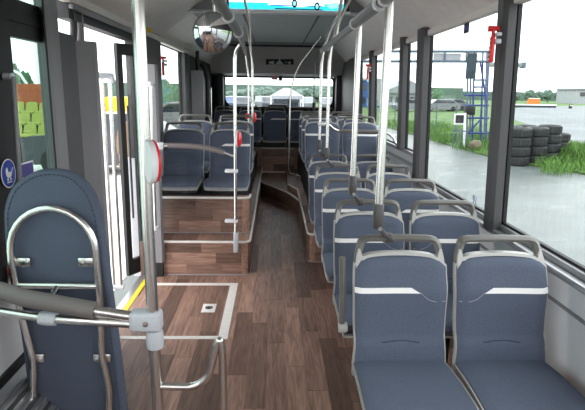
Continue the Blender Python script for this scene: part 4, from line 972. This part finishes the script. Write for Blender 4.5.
for k in range(6): MB().box(a[0] + .8 + k * 1.25, a[0] + 1.5 + k * 1.25, 89.9, 90, a[2] - 1.5, a[2] - .6).build('window', 'car_glass', t, smooth=False)
def car(label, u, v, Y, mt_, length=4.3, side=True, group='parked cars far outside'):
    q = ay(u, v, Y); t = thing('car', label, 'car', (q[0], Y, G), group); L_, hh = length / 2, .85
    pr2_ = [(-L_, .35), (-L_, .75), (-L_ + .25, .9), (-L_ + .9, .95), (-L_ + 1.5, 1.42), (L_ - 1.0, 1.45), (L_ - .25, 1.0), (L_, .9), (L_, .35), (L_ - .1, .25), (-L_ + .1, .25)]
    MB().prism([(q[0] + x_, G + z_) for x_, z_ in pr2_], 1, Y - hh, Y + hh).build('body', mt_, t, ang=25)
    MB().prism([(q[0] + x_, G + z_) for x_, z_ in [(-L_ + 1.1, .97), (-L_ + 1.58, 1.36), (L_ - 1.1, 1.38), (L_ - .55, 1.02)]], 1, Y - hh - .01, Y + hh + .01).build('side_windows', 'car_glass', t, smooth=False)
    for x_ in (-L_ + .8, L_ - .8):
        for s_ in (-1, 1): MB().lathe([(0, -.1), (.3, -.1), (.32, 0), (.3, .1), (0, .1)], 16, rot_to((0, 1, 0), (q[0] + x_, Y + s_ * (hh - .08), G + .32))).build('wheel', 'rubber', t)
    if not side: t.rotation_euler.z = math.pi / 2
    return t
for (u, Y, mt_, l) in ((229, 60, 'car_blue', 'blue car at the left end of the rear window view'), (242, 56, 'car_dark', 'dark car parked left of the slim poles behind the bus'), (262, 69, 'car_white', 'white car left of the tent behind the bus'), (270, 61, 'car_dark', 'dark car parked beside the white tent behind the bus'), (284, 70, 'car_grey', 'grey car behind the tent behind the bus'), (306, 64, 'car_white', 'white car right of the tent behind the bus'), (327, 60, 'car_grey', 'grey car at the right end of the rear window view')):
    car(l, u, 104, Y, mt_, side=False)
for (u, Y, mt_, l) in ((440, 62, 'car_white', 'white van-like car behind the wire fence'), (450, 66, 'car_grey', 'grey car behind the wire fence right of the white one'), (412, 60, 'car_white', 'white car on the grass edge beyond the third pillar')):
    car(l, u, 104, Y, mt_)
tn = thing('event_tent', 'white peaked event tent seen through the rear window', 'tent', (.0, 50, G))
xa, xb = ay(271, 98, 50)[0], ay(302, 98, 50)[0]; ze = ay(285, 95.5, 50)[2]; zt = ay(288, 88, 50)[2]; xm = (xa + xb) / 2
MB().add([(xa, 48, ze), (xb, 48, ze), (xb, 53, ze), (xa, 53, ze), (xm - .3, 50.5, zt), (xm + .3, 50.5, zt), (xa, 48, ze - .3), (xb, 48, ze - .3), (xb, 53, ze - .3), (xa, 53, ze - .3)], [(0, 1, 5, 4), (1, 2, 5), (2, 3, 4, 5), (3, 0, 4), (0, 6, 7, 1), (1, 7, 8, 2), (2, 8, 9, 3), (3, 9, 6, 0)]).build('canopy', 'tent', tn, smooth=False)
for x_ in (xa, xb):
    for y_ in (48, 53): MB().tube([(x_, y_, G), (x_, y_, ze)], .05, 6).build('leg', 'white_plastic', tn)
MB().box(xa + .2, xb - .2, 52.9, 53, G, ze - .3).build('back_wall', 'dark_net', tn, smooth=False)
for i in range(11):
    u = 214 + i * 12.5 + (i % 3) * 2; tree('tree %s in the haze-tinted row behind the rear window' % ['far left', 'second from left', 'third from left', 'fourth from left', 'fifth from left', 'central', 'sixth from right', 'fifth from right', 'fourth from right', 'third from right', 'far right'][i], u, 87 + (i * 7 % 4) * 1.4, 101, 95 + (i % 3) * 6, 19, 'haze-tinted trees behind the bus', 'leaf_hazed', i * 2.3)
bn = MB().box(-40, 40, 112, 116, G, G + 3.4).build('hedge_row', 'leaf_hazed', smooth=False); tag(bn, 'continuous haze-tinted green hedge behind the rear window trees', 'hedge')

# ---- left side: grandstand bank with yellow seats, railing, trees
gs = thing('grandstand', 'stepped orange bank of the grandstand outside the left window', 'grandstand', (-7.5, 16, G))
YG = 15.8
for k in range(6): MB().box(-9.6, -6.45, YG + k * .6, YG + (k + 1) * .6 + 1.0, G, .20 + k * .32).build('step', 'brick_bank' if k > 2 else 'dark_net', gs, smooth=False)
MB().box(-9.6, -6.45, YG - .02, YG + .05, G, .18).build('front_wall', 'dark_net', gs, smooth=False)
sp0 = None; sname = ['front', 'middle', 'back']
for r_ in range(3):
    for c_ in range(6):
        x_ = -8.75 + c_ * .43; y_ = YG + .30 + r_ * .6; z_ = .20 + r_ * .32
        lab = 'yellow-green plastic stand seat, %s row, %s from the left' % (sname[r_], ['first', 'second', 'third', 'fourth', 'fifth', 'sixth'][c_])
        if sp0 is None:
            sp0 = thing('stadium_chair', lab, 'chair', (0, 0, 0), 'yellow-green grandstand seats')
            MB().box(-.2, .2, -.22, .2, .0, .10, .03).build('seat', 'stand_seat', sp0)
            MB().slab(lambda s, t: ((t * 2 - 1) * (.2 - .03 * s * s), .14 + .05 * s + .03 * (t * 2 - 1) ** 2 * -1, .05 + .33 * s - .04 * (abs(t * 2 - 1) ** 4) * s), lambda s, t: ((t * 2 - 1) * (.2 - .03 * s * s), .18 + .05 * s + .03 * (t * 2 - 1) ** 2 * -1, .05 + .33 * s - .04 * (abs(t * 2 - 1) ** 4) * s), 6, 8).build('backrest', 'stand_seat', sp0)
            sp0.location = (x_, y_, z_)
        else: dup(sp0, (x_, y_, z_), lab)
lp_ = thing('white_lamp_post', 'white post rising behind the grandstand railing', 'post', (-9, 21.5, G))
q = ay(38, 40, 21.5); MB().tube([(q[0], 21.5, G), (q[0], 21.5, 9)], .16, 10).build('post', 'white_plastic', lp_)
MB().tube([(q[0], 21.5, 9), (q[0] + .8, 21.5, 9.2)], .06, 8).build('arm', 'white_plastic', lp_)
rg = thing('stand_railing', 'white railing along the top of the grandstand bank', 'railing', (-8, 20.6, G))
for u in (28, 36, 44, 48): MB().tube([ay(u, 89, 20.6), (ay(u, 100, 20.6)[0], 20.6, G)], .03, 6).build('post', 'white_plastic', rg)
for v in (89, 94): MB().tube([ay(10, v, 20.6), ay(60, v, 20.6)], .03, 6).build('rail', 'white_plastic', rg)
MB().tube([ay(12, 70, 20.6), ay(20, 74, 20.6), ay(28, 86, 20.6), ay(34, 90, 20.6), ay(48, 90, 20.6)], .05, 6).build('stair_rail', 'white_plastic', rg)
for i, (u, vt, w_) in enumerate(((16, 64, 14), (26, 72, 16), (47, 80, 12))): tree('dark green tree behind the grandstand, %s' % ['left', 'middle', 'right by the pillar'][i], u, vt, 100, 34 + i * 2, w_, 'trees behind the grandstand', 'leaf_mid', 9 + i)
# things seen through the open door
tr = thing('delivery_truck', 'yellow and white truck standing outside the open door', 'truck', (-6, 20, G))
a, b = ay(104, 97, 20), ay(136, 112, 20)
MB().box(a[0], b[0], 20, 22.2, b[2], a[2], .04).build('yellow_box', 'truck_yellow', tr)
MB().box(a[0], b[0], 20.1, 22.1, G + .45, b[2], .04).build('chassis', 'car_grey', tr)
for x_ in (a[0] + .35, b[0] - .35): MB().lathe([(0, -.15), (.4, -.15), (.42, 0), (.4, .15), (0, .15)], 18, rot_to((0, 1, 0), (x_, 20.2, G + .42))).build('wheel', 'rubber', tr)
car('dark car parked beyond the door grab bars', 107, 125, 13.0, 'car_dark', 3.6)
for i, (u, Y) in enumerate(((166, 30), (172, 34), (178, 32))): tree('green tree outside the left rear side window, %s' % ['left', 'middle', 'right'][i], u, 82 + i * 3, 102, Y + 20, 12, 'trees outside the left rear window', 'leaf_mid', 20 + i)
car('white car outside the left rear side window', 176, 100, 26, 'car_white', 3.6)
gl = MB().box(-30, -4.2, 22.5, 45, G + .004, G + .12).build('left_lawn', 'grass', smooth=False); struct(gl, 'green lawn outside the left rear window')

# person in a tan coat outside the door
def skin_obj(name, mt_, joints, edges, par, sub=2):
    me = bpy.data.meshes.new(name); base = Vector(par['_base'])
    me.from_pydata([tuple(Vector(j[0]) - base) for j in joints], edges, [])
    o = bpy.data.objects.new(name, me); COL.objects.link(o)
    o.modifiers.new('skin', 'SKIN'); o.modifiers.new('sub', 'SUBSURF').levels = sub
    o.modifiers['sub'].render_levels = sub
    if not me.skin_vertices: me.attributes.new('skin', 'SKIN', 'POINT') if False else None
    bmx = bmesh.new(); bmx.from_mesh(me); ly = bmx.verts.layers.skin.verify(); bmx.verts.ensure_lookup_table()
    for v, j in zip(bmx.verts, joints): v[ly].radius = j[1]
    bmx.verts[0][ly].use_root = True; bmx.to_mesh(me); bmx.free()
    bpy.context.view_layer.update(); dg = bpy.context.evaluated_depsgraph_get(); m2 = bpy.data.meshes.new_from_object(o.evaluated_get(dg))
    o.modifiers.clear(); o.data = m2; m2.materials.clear(); m2.materials.append(MATS[mt_]); m2.polygons.foreach_set('use_smooth', [True] * len(m2.polygons)); o.parent = par; o['_base'] = par['_base']; return o
px_, py_ = -2.24, 8.5
pe = thing('person', 'person in a tan coat standing outside the open door', 'person', (px_, py_, G))
z_ = lambda h: G + h; X_ = lambda d: px_ + d
body = [((X_(0), py_, z_(.95)), (.14, .10)), ((X_(0), py_, z_(1.2)), (.13, .10)), ((X_(0), py_, z_(1.42)), (.15, .10)), ((X_(0), py_, z_(1.50)), (.055, .055)), ((X_(0), py_ - .01, z_(1.57)), (.062, .07)), ((X_(0), py_ - .01, z_(1.66)), (.075, .092)), ((X_(0), py_, z_(1.74)), (.05, .06)),
        ((X_(-.19), py_, z_(1.42)), (.055, .055)), ((X_(-.24), py_ + .01, z_(1.15)), (.045, .045)), ((X_(-.22), py_ - .10, z_(.93)), (.034, .034)), ((X_(-.21), py_ - .15, z_(.84)), (.036, .022)),
        ((X_(.19), py_, z_(1.42)), (.055, .055)), ((X_(.24), py_ + .01, z_(1.15)), (.045, .045)), ((X_(.23), py_ - .10, z_(.93)), (.034, .034)), ((X_(.22), py_ - .15, z_(.84)), (.036, .022)),
        ((X_(-.1), py_, z_(.86)), (.085, .085)), ((X_(-.11), py_ - .01, z_(.48)), (.058, .058)), ((X_(-.11), py_ + .02, z_(.1)), (.042, .042)), ((X_(-.12), py_ - .14, z_(.04)), (.04, .03)),
        ((X_(.1), py_, z_(.86)), (.085, .085)), ((X_(.11), py_ - .01, z_(.48)), (.058, .058)), ((X_(.11), py_ + .02, z_(.1)), (.042, .042)), ((X_(.12), py_ - .14, z_(.04)), (.04, .03))]
skin_obj('body', 'skin', body, [(0, 1), (1, 2), (2, 3), (3, 4), (4, 5), (5, 6), (2, 7), (7, 8), (8, 9), (9, 10), (2, 11), (11, 12), (12, 13), (13, 14), (0, 15), (15, 16), (16, 17), (17, 18), (0, 19), (19, 20), (20, 21), (21, 22)], pe)
coat = [((X_(0), py_, z_(.80)), (.22, .16)), ((X_(0), py_, z_(1.1)), (.18, .14)), ((X_(0), py_, z_(1.42)), (.185, .13)), ((X_(0), py_, z_(1.5)), (.09, .09)), ((X_(-.2), py_, z_(1.42)), (.075, .075)), ((X_(-.25), py_ + .01, z_(1.15)), (.066, .066)), ((X_(-.23), py_ - .09, z_(.95)), (.055, .055)), ((X_(.2), py_, z_(1.42)), (.075, .075)), ((X_(.25), py_ + .01, z_(1.15)), (.066, .066)), ((X_(.24), py_ - .09, z_(.95)), (.055, .055))]
skin_obj('coat', 'coat', coat, [(0, 1), (1, 2), (2, 3), (2, 4), (4, 5), (5, 6), (2, 7), (7, 8), (8, 9)], pe)
for s_ in (-1, 1): MB().tube([(X_(s_ * .10), py_, z_(.88)), (X_(s_ * .11), py_ - .01, z_(.48)), (X_(s_ * .11), py_ + .02, z_(.09))], [.11, .085, .075], 12).build('trouser_leg', 'trousers', pe)
blob('hair', px_, py_ + .02, z_(1.70), .095, .085, 1.0, pe, 'hair', .08)
for s_ in (-1, 1):
    MB().lathe([(0, -.006), (.008, 0), (0, .006)], 8, Matrix.Translation((X_(s_ * .03), py_ - .097, z_(1.655)))).build('eye', 'black', pe)
    MB().lathe([(0, -.02), (.012, 0), (0, .02)], 8, Matrix.Translation((X_(s_ * .082), py_ - .005, z_(1.65)))).build('ear', 'skin', pe)
    for k in range(5): MB().tube([(X_(s_ * (.21 + .012 * (k - 2))), py_ - .15, z_(.83)), (X_(s_ * (.21 + .016 * (k - 2))), py_ - .17, z_(.765 + .012 * abs(k - 2)))], .008, 6).build('finger', 'skin', pe)
MB().tube([(X_(0), py_ - .095, z_(1.665)), (X_(0), py_ - .12, z_(1.63))], [.008, .014], 8).build('nose', 'skin', pe)
MB().box(X_(-.022), X_(.022), py_ - .098, py_ - .09, z_(1.592), z_(1.60)).build('mouth', 'red', pe)

for o in list(bpy.data.objects):
    if '_base' in o: del o['_base']
